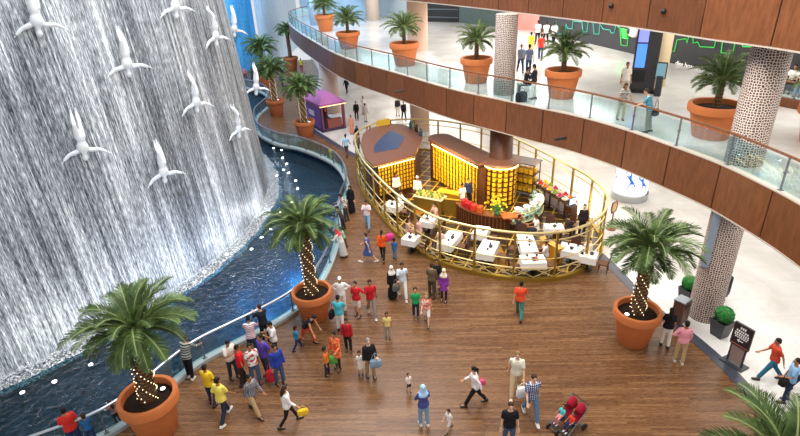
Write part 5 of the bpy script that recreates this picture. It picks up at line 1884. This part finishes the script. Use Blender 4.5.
# glowing lamp posts and screen
def lamp_post(x, y, h, label):
    r = thing('lamp_post', label, 'lamp', (x, y, FZ))
    b = MB(); b.lathe([(.14, 0), (.14, .05), (.03, .07), (.03, .3)], n=14); b.build('base', M_GOLD2, r)
    b = MB(); b.lathe([(.1, .3), (.12, .32), (.12, h - .05), (.1, h)], n=16); b.build('lamp_shade', mat('#fff6e2', .4, emit=4.0), r)
x, y = at(579, 219, FZ).xy; lamp_post(x, y, 1.7, 'tall white glowing lamp beside the sideboard')
x, y = at(592, 222, FZ).xy; lamp_post(x, y, 1.5, 'white glowing lamp by the right hand railing')
sc = thing('till_screen', 'pale blue till screen standing at the end of the sideboard', 'screen', (9.1, 25.3, FZ), R_(-150))
b = MB(); b.box((0, 0, .5), (.5, .4, 1.0), bev=.02); b.build('cabinet', M_DARKWOOD, sc, flat=True)
b = MB(); b.box((0, 0, 1.24), (.5, .05, .4), bev=.01); b.tube([(0, 0, 1.0), (0, 0, 1.08)], .03, 8); b.build('monitor', M_BLACK, sc, flat=True)
b = MB(); b.box((0, .028, 1.24), (.44, .006, .34)); b.build('display', mat('#a9cdf2', .3, emit=1.5), sc, flat=True)
b = MB(); b.box((0, -.028, 1.24), (.44, .006, .34)); b.build('display', mat('#a9cdf2', .3, emit=1.5), sc, flat=True)
# buffet counter and partitions on the left
bf = thing('buffet_counter', 'low counter of green and gold goods between the left tables and the shelf wall', 'counter', (1.75, 27.6, FZ), R_(-30))
b = MB(); b.box((0, 0, .42), (1.7, .7, .84), bev=.02); b.build('counter_body', M_GOLD2, bf, flat=True)
b = MB(); b.box((0, 0, .87), (1.8, .8, .06), bev=.015); b.build('counter_top', mat('#d8c9a4', .35), bf, flat=True)
M30 = Matrix.Rotation(R_(-30), 3, 'Z')
for i in range(7):
    for j in range(2):
        p = M30 @ Vector((-.72 + .24 * i, -.18 + .36 * j, 0))
        c = ['#b9b02f', '#7f9a2f', '#e0cf58'][(i + j) % 3]
        nm_ = ['mustard', 'green', 'pale yellow'][(i + j) % 3]
        b = D.meshes.get('jar_' + nm_)
        if not b:
            b = MB(); b.lathe([(.07, 0), (.085, .02), (.085, .17), (.05, .2), (.055, .24), (.001, .24)], n=12); b = b.mesh('jar_' + nm_, mat(c, .3))
        tag(link('jar', b, None, (1.75 + p.x, 27.6 + p.y, FZ + .9)), nm_ + ' jar on the low counter near the shelf wall', 'jar', nm_ + ' jars on the low counter')
def partition(x, y, rz, w, h, label, m, t=.12):
    b = MB(); b.box((0, 0, h / 2), (w, t, h), bev=.015); b.box((0, 0, h + .02), (w + .04, t + .06, .04))
    tag(b.build('cafe_divider', m, None, flat=True, loc=(x, y, FZ), rz=rz), label, 'partition')
x, y = at(451, 206, FZ).xy; partition(x, y, R_(-32), 1.6, .85, 'bright ochre low partition beside the shelf wall', mat('#d39a1e', .4, var=.1), .5)
x, y = at(457, 216, FZ).xy; partition(x, y, R_(-22), 1.5, .95, 'gold lattice partition left of the slatted counter', M_GOLD2)
x, y = at(550, 258, FZ).xy; partition(x, y, R_(-62), 1.3, .8, 'ochre low partition beside the red menu table', mat('#c98d1f', .4, var=.1), .3)
# guests and staff of the cafe
def guest(px, py, h, hd, pose, top, bot, hair, label, **k):
    p = at(px, py, FZ)
    P(px, py, h, hd, pose, top, bot, hair, label, xy=(p.x, p.y), z=FZ, **k)
guest(400, 212, 1.72, 120, 'sit', (Lg, '#e9edf2'), (TR, '#26262c'), ('short', 'k'), 'man in a white shirt sitting at the table nearest the passage', skin=1)
guest(408, 240, 1.64, 110, 'sit', (Lg, '#e2b69e'), ('longskirt', '#d8ccb8'), ('long', 'b'), 'woman in peach at the low left table of the cafe', skin=0, fem=True)
guest(420, 240, 1.66, 290, 'sit', (Lg, '#e6b8b4'), (TR, '#e0b4b0'), ('short', 'b'), 'person in pale pink at the low left table of the cafe', skin=2)
guest(418, 203, 1.7, 200, 'stand', (Lg, '#f1eee8'), (TR, '#222127'), ('cap', '#f4f2ec'), 'cook in white with a cap at the low counter', skin=1)
guest(397, 200, 1.72, 160, 'stand', (Lg, '#efe6da'), (TR, '#55463a'), ('short', 'k'), 'waiter in cream in front of the shelves under the inset roof', skin=1)
guest(436, 225, 1.7, 240, 'sit', (S, '#e8b7a4'), (TR, '#3a3136'), ('short', 'b'), 'person in salmon at the table left of the partition', skin=2)
guest(440, 252, 1.66, 40, 'sit', (S, '#ecc9c2'), (TR, '#4a4244'), ('short', 'b'), 'person in light pink at the second front table', skin=2, fem=True)
guest(462, 212, 1.74, 150, 'stand', (S, '#e9e2dc'), (TR, '#1e1d22'), ('short', 'k'), 'waiter in a white shirt left of the red boxes', skin=1)
guest(468, 206, 1.72, 190, 'stand', (Lg, '#2c3350'), (TR, '#1e1d22'), ('short', 'k'), 'waiter in dark blue behind the slatted counter', skin=1)
guest(545, 265, 1.7, 280, 'sit', (S, '#ded6d2'), (TR, '#4a4a56'), ('short', 'k'), 'person in a pale grey shirt at the red menu table', skin=1)
guest(536, 238, 1.7, 270, 'sit', (S, '#e6e2de'), (TR, '#383844'), ('short', 'k'), 'person in white at the right of the long narrow table', skin=1)
guest(517, 238, 1.7, 90, 'sit', (S, '#3a3032'), (TR, '#2c2a30'), ('short', 'k'), 'person in dark brown at the left of the long narrow table', skin=1)
guest(581, 236, 1.76, 200, 'stand', (Lg, '#2a2026'), (TR, '#1f1c20'), ('short', 'b'), 'woman in a dark vest standing at the right of the cafe', skin=2, fem=True)
guest(588, 262, 1.68, 250, 'sit', (S, '#eadfd6'), (TR, '#6a625e'), ('short', 'b'), 'person in cream in the right hand corner of the cafe', skin=2)
guest(566, 238, 1.68, 60, 'sit', (S, '#3a2f30'), (TR, '#2a2628'), ('short', 'k'), 'person in black at the right end front table', skin=1)

# ------------------------------------------------------------------ other things on the ground floor
ks = thing('market_kiosk', 'purple market kiosk with a pitched awning beyond the pool', 'kiosk', (-6.25, 46.2, 0), R_(30))
w_, d_, h_ = 2.2, 4.0, 2.2
mp_ = mat('#7d58a8', .6, var=.12)
b = MB(); b.box((0, 0, .12), (w_, d_, .24)); b.build('floor_base', mat('#3f2a4a', .5), ks, flat=True)
b = MB(); b.box((-w_ / 2 + .05, 0, h_ / 2), (.1, d_, h_)); b.build('side_wall', mp_, ks, flat=True)
b = MB(); b.box((0, d_ / 2 - .05, h_ / 2), (w_ - .2, .1, h_)); b.build('back_wall', mat('#7a4a3a', .6), ks, flat=True)
for sx, sy in ((1, -1), (1, 1), (-1, -1)):
    b = MB(); b.box((sx * (w_ / 2 - .1), sy * (d_ / 2 - .1), h_ / 2), (.2, .2, h_)); b.build('corner_post', mat('#7d3f4a', .5), ks, flat=True)
b = MB()
b.loft([[(-w_ / 2 - .12, -d_ / 2 - .12, h_), (w_ / 2 + .12, -d_ / 2 - .12, h_), (w_ / 2 + .12, d_ / 2 + .12, h_), (-w_ / 2 - .12, d_ / 2 + .12, h_)],
        [(-w_ / 2 - .12, -d_ / 2 - .12, h_ + .2), (w_ / 2 + .12, -d_ / 2 - .12, h_ + .2), (w_ / 2 + .12, d_ / 2 + .12, h_ + .2), (-w_ / 2 - .12, d_ / 2 + .12, h_ + .2)],
        [(-w_ * .22, -d_ * .25, h_ + .75), (w_ * .22, -d_ * .25, h_ + .75), (w_ * .22, d_ * .25, h_ + .75), (-w_ * .22, d_ * .25, h_ + .75)]])
b.build('awning', mat('#a85f96', .6, var=.15), ks, flat=True)
b = MB(); b.box((.15, -d_ / 2 + .3, .5), (w_ - .9, .4, .95)); b.build('counter', mat('#8a4a40', .5), ks, flat=True)
for k in range(3):
    b = MB(); b.box((0, d_ / 2 - .35, .7 + .5 * k), (w_ - .5, .4, .05)); b.build('shelf', M_DARKWOOD, ks, flat=True)
b = MB(); b.box((-w_ / 2 - .005, .1, 1.35), (.012, 1.2, .45)); b.build('sign_panel', mat('#e6dcef', .5), ks, flat=True)
b = MB(); b.box((0, -d_ / 2 - .13, h_ + .02), (w_ + .2, .03, .04)); b.build('light_strip', mat('#ffcf8a', .4, emit=3.0), ks, flat=True)
rk = Matrix.Rotation(R_(30), 3, 'Z')
for k in range(3):
    for i in range(6):
        p = rk @ Vector((-.75 + .3 * i, d_ / 2 - .35, 0))
        c = ['#e9d2a0', '#2c2230', '#c9605a'][(i + k) % 3]; nm_ = ['cream', 'dark', 'red'][(i + k) % 3]
        b = D.meshes.get('tub_' + nm_)
        if not b:
            b = MB(); b.lathe([(.1, 0), (.12, .03), (.12, .24), (.09, .3), (.001, .3)], n=12); b = b.mesh('tub_' + nm_, mat(c, .5))
        tag(link('tub', b, None, (-6.25 + p.x, 46.2 + p.y, .725 + .5 * k)), nm_ + ' tub on the shelves of the purple kiosk', 'tub', nm_ + ' tubs in the kiosk')

def planter(px, py, s, label):
    x, y = at(px, py, 0).xy
    r = thing('boxwood_planter', label, 'planter', (x, y, 0), .4)
    b = MB()
    b.loft([[(sx * .24 * s, sy * .24 * s, 0) for sx, sy in ((-1, -1), (1, -1), (1, 1), (-1, 1))], [(sx * .34 * s, sy * .34 * s, .78 * s) for sx, sy in ((-1, -1), (1, -1), (1, 1), (-1, 1))],
            [(sx * .29 * s, sy * .29 * s, .78 * s) for sx, sy in ((-1, -1), (1, -1), (1, 1), (-1, 1))], [(sx * .28 * s, sy * .28 * s, .68 * s) for sx, sy in ((-1, -1), (1, -1), (1, 1), (-1, 1))]])
    b.build('pot', M_DKGREY, r, flat=True)
    b = MB()
    rn = random.Random(3)
    for i in range(900):
        d = Vector((rn.gauss(0, 1), rn.gauss(0, 1), rn.gauss(0, 1))).normalized()
        c = Vector((0, 0, 1.05 * s)) + d * .36 * s * rn.uniform(.9, 1.03)
        t = d.orthogonal().normalized() * .045; u = d.cross(t) + d * rn.uniform(-.02, .03)
        b.f([b.bm.verts.new(c + q) for q in (t, u, -t, -u)])
    b.sph((0, 0, 1.05 * s), .33 * s, 14, 10)
    b.build('foliage', leaf_material('boxwood', '#1d6a2a', '#3f9a45'), r, flat=True)
planter(719, 335, .9, 'round boxwood ball in a dark square pot right of the lattice column')
planter(686, 301, .85, 'boxwood in a dark pot half hidden left of the lattice column')
bn = thing('litter_bin', 'tall brown and grey litter bin on the floor border', 'litter bin', tuple(at(678, 321, 0)), R_(35))
b = MB(); b.box((0, 0, .5), (.5, .42, 1.0), bev=.03); b.build('bin_body', mat('#6a4a3e', .45), bn, flat=True)
b = MB(); b.box((0, 0, 1.02), (.54, .46, .06), bev=.02); b.build('lid', M_DKSTEEL, bn, flat=True)
b = MB(); b.box((.0, -.215, .82), (.34, .02, .14)); b.build('opening', M_BLACK, bn, flat=True)
b = MB(); b.box((.27, 0, .5), (.03, .44, 1.0)); b.build('side_panel', M_STEEL, bn, flat=True)
# dark chair with a red cushion behind the column
ac = thing('lounge_chair', 'dark lounge chair with a red cushion behind the lattice column', 'chair', (12.95, 18.2, 0), R_(100))
b = MB(); b.box((0, 0, .32), (.75, .7, .24), bev=.06); b.build('seat', M_DKGREY, ac)
b = MB(); b.box((0, -.33, .78), (.75, .14, .8), bev=.05); b.build('backrest', M_DKGREY, ac)
for s in (-1, 1):
    b = MB(); b.box((s * .36, 0, .5), (.1, .66, .3), bev=.03); b.build('armrest', M_DKGREY, ac)
    for v in (-1, 1):
        b = MB(); b.tube([(s * .3, v * .28, 0), (s * .28, v * .25, .22)], .025, 6); b.build('leg', M_BLACK, ac)
cu = MB(); cu.box((0, -.2, .66), (.5, .16, .44), bev=.06); tag(cu.build('cushion', mat('#c23a48', .8), None, loc=(12.95, 18.2, 0), rz=R_(100)), 'red cushion on the dark lounge chair', 'cushion')
# free standing sign
q0, q1 = at(723, 357, 0), at(745, 371, 0)
dx = (q1 - q0); dx.z = 0
sg = thing('direction_sign', 'dark free standing direction sign with white lettering and an arrow', 'sign', tuple((q0 + q1) / 2), math.atan2(dx.y, dx.x))
Wd = dx.length
sg.scale = (.86,) * 3
b = MB(); b.box((0, 0, .03), (Wd * 1.15, .55, .06), bev=.015); b.build('base', M_DKGREY, sg, flat=True)
for s in (-1, 1):
    b = MB(); b.box((s * Wd * .36, 0, .5), (.06, .06, .9)); b.build('post', M_DKGREY, sg, flat=True)
b = MB(); b.box((0, 0, .5), (Wd * .62, .02, .72)); b.build('lattice_panel', mat('#9a8078', .5, var=.5, scale=40), sg, flat=True)
b = MB(); b.box((0, 0, 1.42), (Wd * .95, .1, 1.05), bev=.012); b.build('board', mat('#2c2426', .4), sg, flat=True)
b = MB(); b.box((0, -.055, .98), (Wd * .9, .012, .04)); b.build('copper_line', mat('#a05a4a', .4), sg, flat=True)
b = MB()
rn = random.Random(2)
for (z, n_, h_) in ((1.78, 3, .1), (1.63, 6, .08), (1.52, 7, .06), (1.43, 7, .06), (1.34, 6, .06)):
    tot = n_ * .085
    for i in range(n_):
        b.box((-tot / 2 + (i + .5) * .085, -.054, z), (.055, .008, h_))
b.build('lettering', M_WHITE, sg, flat=True)
b = MB()
b.tube([(.12, -.055, 1.2), (-.1, -.055, 1.2)], .016, 4); b.tube([(-.03, -.055, 1.26), (-.11, -.055, 1.2), (-.03, -.055, 1.14)], .016, 4)
b.build('arrow', M_WHITE, sg, flat=True)
# lit advertising drum
x, y = at(629, 197, 0).xy
ld_ = thing('advertising_column', 'round lit advertising column in white and blue under the gallery', 'advertising column', (x, y, 0))
b = MB(); b.lathe([(.98, 0), (1.0, .04), (1.0, .42), (.94, .45)], n=40); b.build('plinth', M_STEEL, ld_)
b = MB(); b.lathe([(.92, .45), (.92, 2.7)], n=40); b.build('lit_drum', mat('#f2f5fa', .3, emit=.8), ld_)
b = MB(); b.lathe([(.98, 2.7), (.98, 2.85), (.001, 2.9)], n=40); b.build('cap', M_STEEL, ld_)
b = MB()
for k, a in enumerate((-120, -75, -30, 20, 70, 120, 170)):
    rs = []
    for z in range(0, 8):
        aa = R_(a + 9 * math.sin(z * 1.1 + k))
        w2 = R_(8 + 4 * math.sin(z * 1.9 + k))
        rs.append([(.93 * math.cos(aa + w2 * s), .93 * math.sin(aa + w2 * s), .85 + .22 * z) for s in (-1, 1)])
    for u, v in zip(rs, rs[1:]):
        b.f([b.bm.verts.new(q) for q in (u[0], u[1], v[1], v[0])])
b.build('blue_print', mat('#2f6fd0', .4, emit=.3), ld_)
# copper standing frame sign
x, y = at(611, 229, 0).xy
cs = thing('menu_stand', 'copper framed menu stand on the marble beside the cafe', 'menu stand', (x, y, 0), R_(40))
b = MB(); b.lathe([(.24, 0), (.24, .03), (.04, .05)], n=16); b.build('base', mat('#8a5034', .35, .5), cs)
b = MB(); b.tube([(0, 0, .04), (0, 0, 1.0)], .035, 8); b.build('pole', mat('#8a5034', .35, .5), cs)
b = MB(); pts = [(-.2, 0, 1.0), (.2, 0, 1.0), (.27, 0, 1.25), (.22, 0, 1.55), (-.22, 0, 1.55), (-.27, 0, 1.25)]; b.tube(pts, .04, 8, closed=True); b.build('frame', mat('#8a5034', .35, .5), cs)
b = MB(); b.loft([[(p[0] * .92, -.012, 1.28 + (p[2] - 1.28) * .9) for p in pts], [(p[0] * .92, .012, 1.28 + (p[2] - 1.28) * .9) for p in pts]]); b.build('menu_sheet', mat('#e0b98a', .6), cs, flat=True)
# banner beside the near column
b = MB(); b.box((0, 0, 3.6), (.26, .06, 2.3), bev=.01)
o = b.build('hanging_banner', mat('#8f9cac', .4, var=.1), None, flat=True, loc=(11.28, 16.78, .0), rz=R_(-35)); tag(o, 'slim blue grey panel hanging beside the lattice column', 'banner')
b = MB(); b.box((0, 0, 0), (.3, .09, .06)); b.build('rail', M_STEEL, o, flat=True, loc=(0, 0, 2.47))

# double stroller
q = at(567, 428, 0)
srt = thing('double_stroller', 'black double stroller with two red hoods and two small children', 'stroller', (q.x, q.y, 0), R_(122))
M_RED = cloth('#96142a')
srt.scale = (.9,) * 3
for s in (-1, 1):
    b = MB(); b.tube([(s * .38, .55, .1), (s * .36, .1, .42), (s * .36, -.3, .72), (s * .36, -.55, 1.02)], .018, 8); b.build('frame_tube', M_DKSTEEL, srt)
    b = MB(); b.tube([(s * .36, -.42, .1), (s * .36, .1, .55)], .016, 8); b.build('frame_tube', M_DKSTEEL, srt)
    cx = s * .185
    b = MB()
    b.loft([[(cx + u * .15, .22, .38), (cx + u * .15, .22, .43), ] + [] for u in (-1, 1)], closed=False, caps=False) if 0 else None
    b.box((cx, .08, .42), (.31, .34, .06), bev=.02)
    b.build('seat', M_BLACK, srt)
    b = MB(); rs = [[(cx - .155, -.1 - .22 * t, .44 + .42 * t), (cx + .155, -.1 - .22 * t, .44 + .42 * t), (cx + .155, -.14 - .22 * t, .43 + .42 * t), (cx - .155, -.14 - .22 * t, .43 + .42 * t)] for t in (0, .5, 1)]
    b.loft(rs); b.build('backrest', M_RED, srt, flat=True)
    b = MB()
    rs = []
    for j in range(7):
        t = j / 6 * R_(105)
        cy, cz = -.3 + .0, .72
        ring = []
        for i in range(9):
            f = PI * i / 8
            ring.append((cx - .165 * math.cos(f), cy - .16 + .36 * math.sin(t) * (.4 + .6 * math.sin(f)) * .9, cz + .34 * math.cos(t * .75) * math.sin(f) * 1.0))
        rs.append(ring)
    vr_ = [[b.bm.verts.new(p) for p in r] for r in rs]
    for u, v in zip(vr_, vr_[1:]):
        for i in range(8):
            b.f([u[i], u[i + 1], v[i + 1], v[i]])
    o = b.build('hood', M_RED, srt)
    sm_ = o.modifiers.new('thick', 'SOLIDIFY'); sm_.thickness = .012
    b = MB(); b.box((cx, .42, .22), (.3, .16, .03), bev=.01); b.build('footrest', M_BLACK, srt)
for (wx_, wy_) in ((-.38, .52), (0, .52), (.38, .52), (-.38, -.42), (0, -.42), (.38, -.42)):
    b = MB(); r_ = .1 if wy_ > 0 else .13
    b.tube([(wx_ - .025, wy_, r_), (wx_ + .025, wy_, r_)], r_, 18); b.build('wheel', M_BLACK, srt)
b = MB(); b.tube([(-.38, -.42, .13), (.38, -.42, .13)], .012, 6); b.tube([(-.38, .52, .1), (.38, .52, .1)], .012, 6); b.build('axle', M_DKSTEEL, srt)
b = MB(); b.tube([(-.36, -.55, 1.02), (.36, -.55, 1.02)], .02, 8); b.build('push_handle', M_BLACK, srt)
Ms = Matrix.Rotation(R_(122), 3, 'Z')
for s, tc, bc, l in ((1, '#4fc3c8', '#e08a8e', 'small child in turquoise sitting in the double stroller'), (-1, '#e04030', '#2f2a52', 'small child in red sitting in the double stroller')):
    p = Ms @ Vector((s * .185, .1, 0))
    P(0, 0, .78, -122, 'sitback', (S, tc), (TR, bc), ('short', 'k'), l, skin=1, child=True, xy=(q.x + p.x, q.y + p.y), dz=.2, shoe='#e8b9c4' if s > 0 else '#e9e6e4')

# ------------------------------------------------------------------ upper gallery things
q = at(641, 92, L1)
tw = thing('screen_tower', 'tall dark screen tower with glowing blue displays on the upper gallery', 'screen', (q.x, q.y, L1), R_(-28))
b = MB(); b.box((0, 0, 1.95), (1.15, .5, 3.6), bev=.03); b.build('tower_body', mat('#3a3638', .35), tw, flat=True)
b = MB(); b.box((0, 0, .08), (1.25, .6, .16), bev=.02); b.build('plinth', M_BLACK, tw, flat=True)
for z, h, c in ((3.1, 1.2, '#7d86ee'), (1.85, 1.15, '#4a84e8')):
    b = MB(); b.box((-.25, -.255, z), (.46, .012, h)); b.build('display', mat(c, .3, emit=1.1), tw, flat=True)
b = MB(); b.box((-.22, -.255, .85), (.6, .012, .6)); b.build('lower_panel', M_BLACK, tw, flat=True)
q = at(657, 96, L1)
ts = thing('touch_screen', 'smaller tilted touch screen beside the screen tower', 'screen', (q.x, q.y, L1), R_(-38))
b = MB(); b.box((0, 0, .5), (.3, .2, 1.0), bev=.02); b.build('stand', M_DKGREY, ts, flat=True)
b = MB(); b.box((0, 0, 1.25), (.5, .1, .8), bev=.02); b.build('monitor', M_BLACK, ts, flat=True)
b = MB(); b.box((0, -.055, 1.25), (.43, .01, .7)); b.build('display', mat('#6f96a8', .3, emit=.5), ts, flat=True)
# bench and a bag by the lattice column
bq = at(526, 92, L1)
be = thing('bench', 'dark low bench beside the upper lattice column', 'bench', (bq.x, bq.y + .05, L1), 0)
b = MB(); b.box((0, 0, .4), (.9, .45, .08), bev=.02); b.build('seat', M_DKGREY, be)
for s in (-1, 1):
    b = MB(); b.box((s * .38, 0, .18), (.07, .4, .36)); b.build('leg', M_BLACK, be, flat=True)
bag('travel_bag', 'black travel bag standing on the floor by the upper balustrade', tuple(at(521, 102, L1) + Vector((0, 0, .72))), (.55, .32, .5), '#22242a', .3, .2)
# white sphere camera on the hoarding
q = at_plane(634, 31, W0 + WN * .25, WN)
o = thing('wall_fixture', 'round white fixture high on the dark hoarding left of the tower', 'fixture', tuple(q), math.atan2(WN.y, WN.x))
b = MB(); b.sph((0, 0, 0), (.35, .55, .42), 16, 10); b.build('housing', M_WHITE, o)
b = MB(); b.sph((.3, -.15, 0), (.1, .2, .2), 12, 8); b.build('lens', M_DKGREY, o)
# spot fittings on the fascias
def spot(px, py, z, label, ln=.7):
    d = ray(px, py)
    p = at(px, py, z)
    r = thing('spotlight', label, 'spotlight', tuple(p))
    b = MB(); b.tube([(-ln / 2, 0, -.04), (ln / 2, 0, .02)], .065, 12); b.build('lamp_body', M_BLACK, r)
    b = MB(); b.tube([(0, 0, 0), (.16, .12, 0)], .02, 6); b.build('bracket', M_BLACK, r)
    r.rotation_euler = (0, 0, R_(12))
def near_edge(px, zc, Pth, out=.12):
    best = None
    Q = offset(Pth, out)
    for p in Q:
        v = ROT.transposed() @ (v3(p, zc) - CAM)
        x = 400 + FOC * v.x / -v.z
        if v.z < 0 and (best is None or abs(x - px) < best[0]):
            best = (abs(x - px), p)
    return best[1]
for px, zc, Pt, l in ((564, L1 - 1.15, P1, 'black tubular spotlight on the upper gallery fascia, right one'), (401, L1 - 1.0, P1, 'black tubular spotlight on the upper gallery fascia, left one'),):
    p = near_edge(px, zc, Pt, .16)
    r = thing('spotlight', l, 'spotlight', (p.x, p.y, zc), R_(8))
    b = MB(); b.tube([(-.36, 0, -.04), (.36, 0, .03)], .06, 12); b.build('lamp_body', M_BLACK, r)
    b = MB(); b.tube([(.05, 0, 0), (.16, .14, 0)], .022, 6); b.build('bracket', M_BLACK, r)
for px, l in ((612, 'round black ceiling camera on the top fascia, left one'), (662, 'round black ceiling camera on the top fascia, right one')):
    p = near_edge(px, L2 - 1.05, P2, .05)
    b = MB(); b.sph((0, 0, 0), (.1, .1, .1), 12, 8)
    tag(b.build('dome_camera', M_BLACK, None, loc=(p.x, p.y, L2 - 1.0)), l, 'camera')
# second balustrade and bench at the right edge of the upper gallery
q0, q1 = at(772, 104, L1), at(812, 112, L1)
rt = thing('glass_balustrade', 'short straight glass balustrade at the right edge behind the big column', 'balustrade', (0, 0, 0))
d = (q1 - q0)
b = MB(); b.tube([q0 + Vector((0, 0, 1.1)), q1 + d + Vector((0, 0, 1.1))], .045, 8); b.build('handrail', M_RAILWOOD, rt)
for k in range(4):
    p = q0 + d * (k * .5)
    b = MB(); b.box((p.x, p.y, L1 + .53), (.06, .06, 1.06)); b.build('post', M_DKSTEEL, rt, flat=True)
    if k < 3:
        m = p + d * .25
        b = MB(); b.box((m.x, m.y, L1 + .53), (d.length * .46, .015, .9), math.atan2(d.y, d.x)); b.build('glass_panel', M_GLASS, rt, flat=True)
m = q0 + d * .75
b = MB(); b.box((m.x + .1, m.y - .25, L1 + .2), (d.length * 1.6, .2, .4), math.atan2(d.y, d.x))
struct(b.build('trim_kerb', M_FASCIA, flat=True), 'brown wood kerb below the short balustrade')

D.scenes.remove(TMP)

# ------------------------------------------------------------------ light
w = D.worlds.new('mall_ambient_fill')  # even ambient fill added all round; the hall itself is closed
w.use_nodes = True
bg = w.node_tree.nodes['Background']
bg.inputs['Color'].default_value = (.93, .96, 1, 1)
bg.inputs['Strength'].default_value = .75
SC.world = w
def area(loc, size, energy, col, rot=(0, 0, 0), name='ceiling_light', sy=None):
    l = D.lights.new(name, 'AREA')
    l.size = size
    if sy:
        l.shape = 'RECTANGLE'; l.size_y = sy
    l.energy = energy
    l.color = col
    o = D.objects.new(name, l)
    COL.objects.link(o)
    o.location = loc
    o.rotation_euler = rot
    return o
area((-3, 30, 26), 14, 6500, (1, .95, .9), sy=26, name='atrium_light')
area((5, 12.5, 21), 7, 2600, (1, .93, .84), sy=9, name='atrium_light')
area((16, 20, L1 - 1.8), 8, 620, (1, .97, .93), sy=14)
area((12, 34, L1 - 1.8), 10, 850, (1, .95, .88), sy=14)
area((4, 55, L1 - 1.8), 10, 1500, (1, .95, .9), sy=20)
area((17, 22, L2 - 1.8), 8, 850, (1, .97, .92), sy=16)
area((10, 42, L2 - 1.8), 10, 2000, (1, .97, .93), sy=18)
area((0, 58, L2 - 1.8), 9, 900, (.95, .97, 1), sy=14)
# blue lamps in the basin and white lamps at the foot of the waterfall
for x, y, e in ((-6.4, 20.6, 130), (-7.6, 18.8, 40), (-5.0, 21.6, 260), (-5.6, 23.6, 190), (-4.6, 30, 90), (-8.0, 22.0, 50)):
    l = D.lights.new('pool_blue_light', 'POINT'); l.energy = e; l.color = (.08, .42, 1); l.shadow_soft_size = .3
    o = D.objects.new('pool_blue_light', l); COL.objects.link(o); o.location = (x, y, -.6)
for px, py in ((60, 372), (110, 345), (160, 312), (205, 276), (240, 242), (262, 208)):
    p = at(px, py, .1)
    d = Vector((p.x - WC.x, p.y - WC.y, 0)).normalized()
    q = p + d * .9
    o = area((q.x, q.y, .05), .5, 55, (.95, .98, 1), name='fall_foot_light')
    o.rotation_euler = (-d + Vector((0, 0, 1.1))).to_track_quat('-Z', 'Y').to_euler()
o = area((-6, 18, 25), 6, 1700, (.7, .82, 1), name='fall_wash_light', sy=14)
o.rotation_euler = Vector((-.75, .15, -.75)).to_track_quat('-Z', 'Y').to_euler()
o = area((-20, 58, 22), 8, 5000, (.3, .6, 1), name='fall_wash_light')
o.rotation_euler = Vector((0, .8, -.6)).to_track_quat('-Z', 'Y').to_euler()
area((-13, 52, 20), 8, 2600, (.45, .68, 1), sy=16, name='atrium_light')  # extra blue light, added to tint the deck at the back
# unseen warm fill lights, added to brighten the tins on the shelf walls
for (x, y, z), (tx, ty, tz), s, e in (((2.3, 29.3, 2.75), (3.5, 30.1, 1.2), 3.5, 170), ((5.2, 26.0, 2.75), (5.7, 27.5, 1.3), 1.6, 90), ((.5, 28.1, 2.75), (-.1, 29.5, 1.2), 2.2, 45)):
    o = area((x, y, z), .25, e, (1, .8, .4), name='shelf_fill_light', sy=s)
    o.rotation_euler = (Vector((tx, ty, tz)) - Vector((x, y, z))).to_track_quat('-Z', 'X').to_euler()
# added warm fill without fittings, lifts the cafe interior
for x, y, z, e in ((2.6, 27.2, 2.5, 45), (4.6, 23.2, 2.5, 50), (7.8, 23.4, 2.5, 50), (.6, 26.2, 2.5, 40), (8.3, 28.8, 2.4, 40), (5.0, 25.6, 2.4, 35), (2.5, 35, 2.4, 40)):
    l = D.lights.new('cafe_fill_light', 'POINT'); l.energy = e; l.color = (1, .78, .42); l.shadow_soft_size = .4
    o = D.objects.new('cafe_fill_light', l); COL.objects.link(o); o.location = (x, y, z)

vs = SC.view_settings
SC.display_settings.display_device = 'sRGB'
vs.view_transform = 'Standard'
vs.look = 'None'
vs.exposure = .12
vs.gamma = 1
vs.use_curve_mapping = False
SC.cycles.max_bounces = 8
SC.cycles.transparent_max_bounces = 16
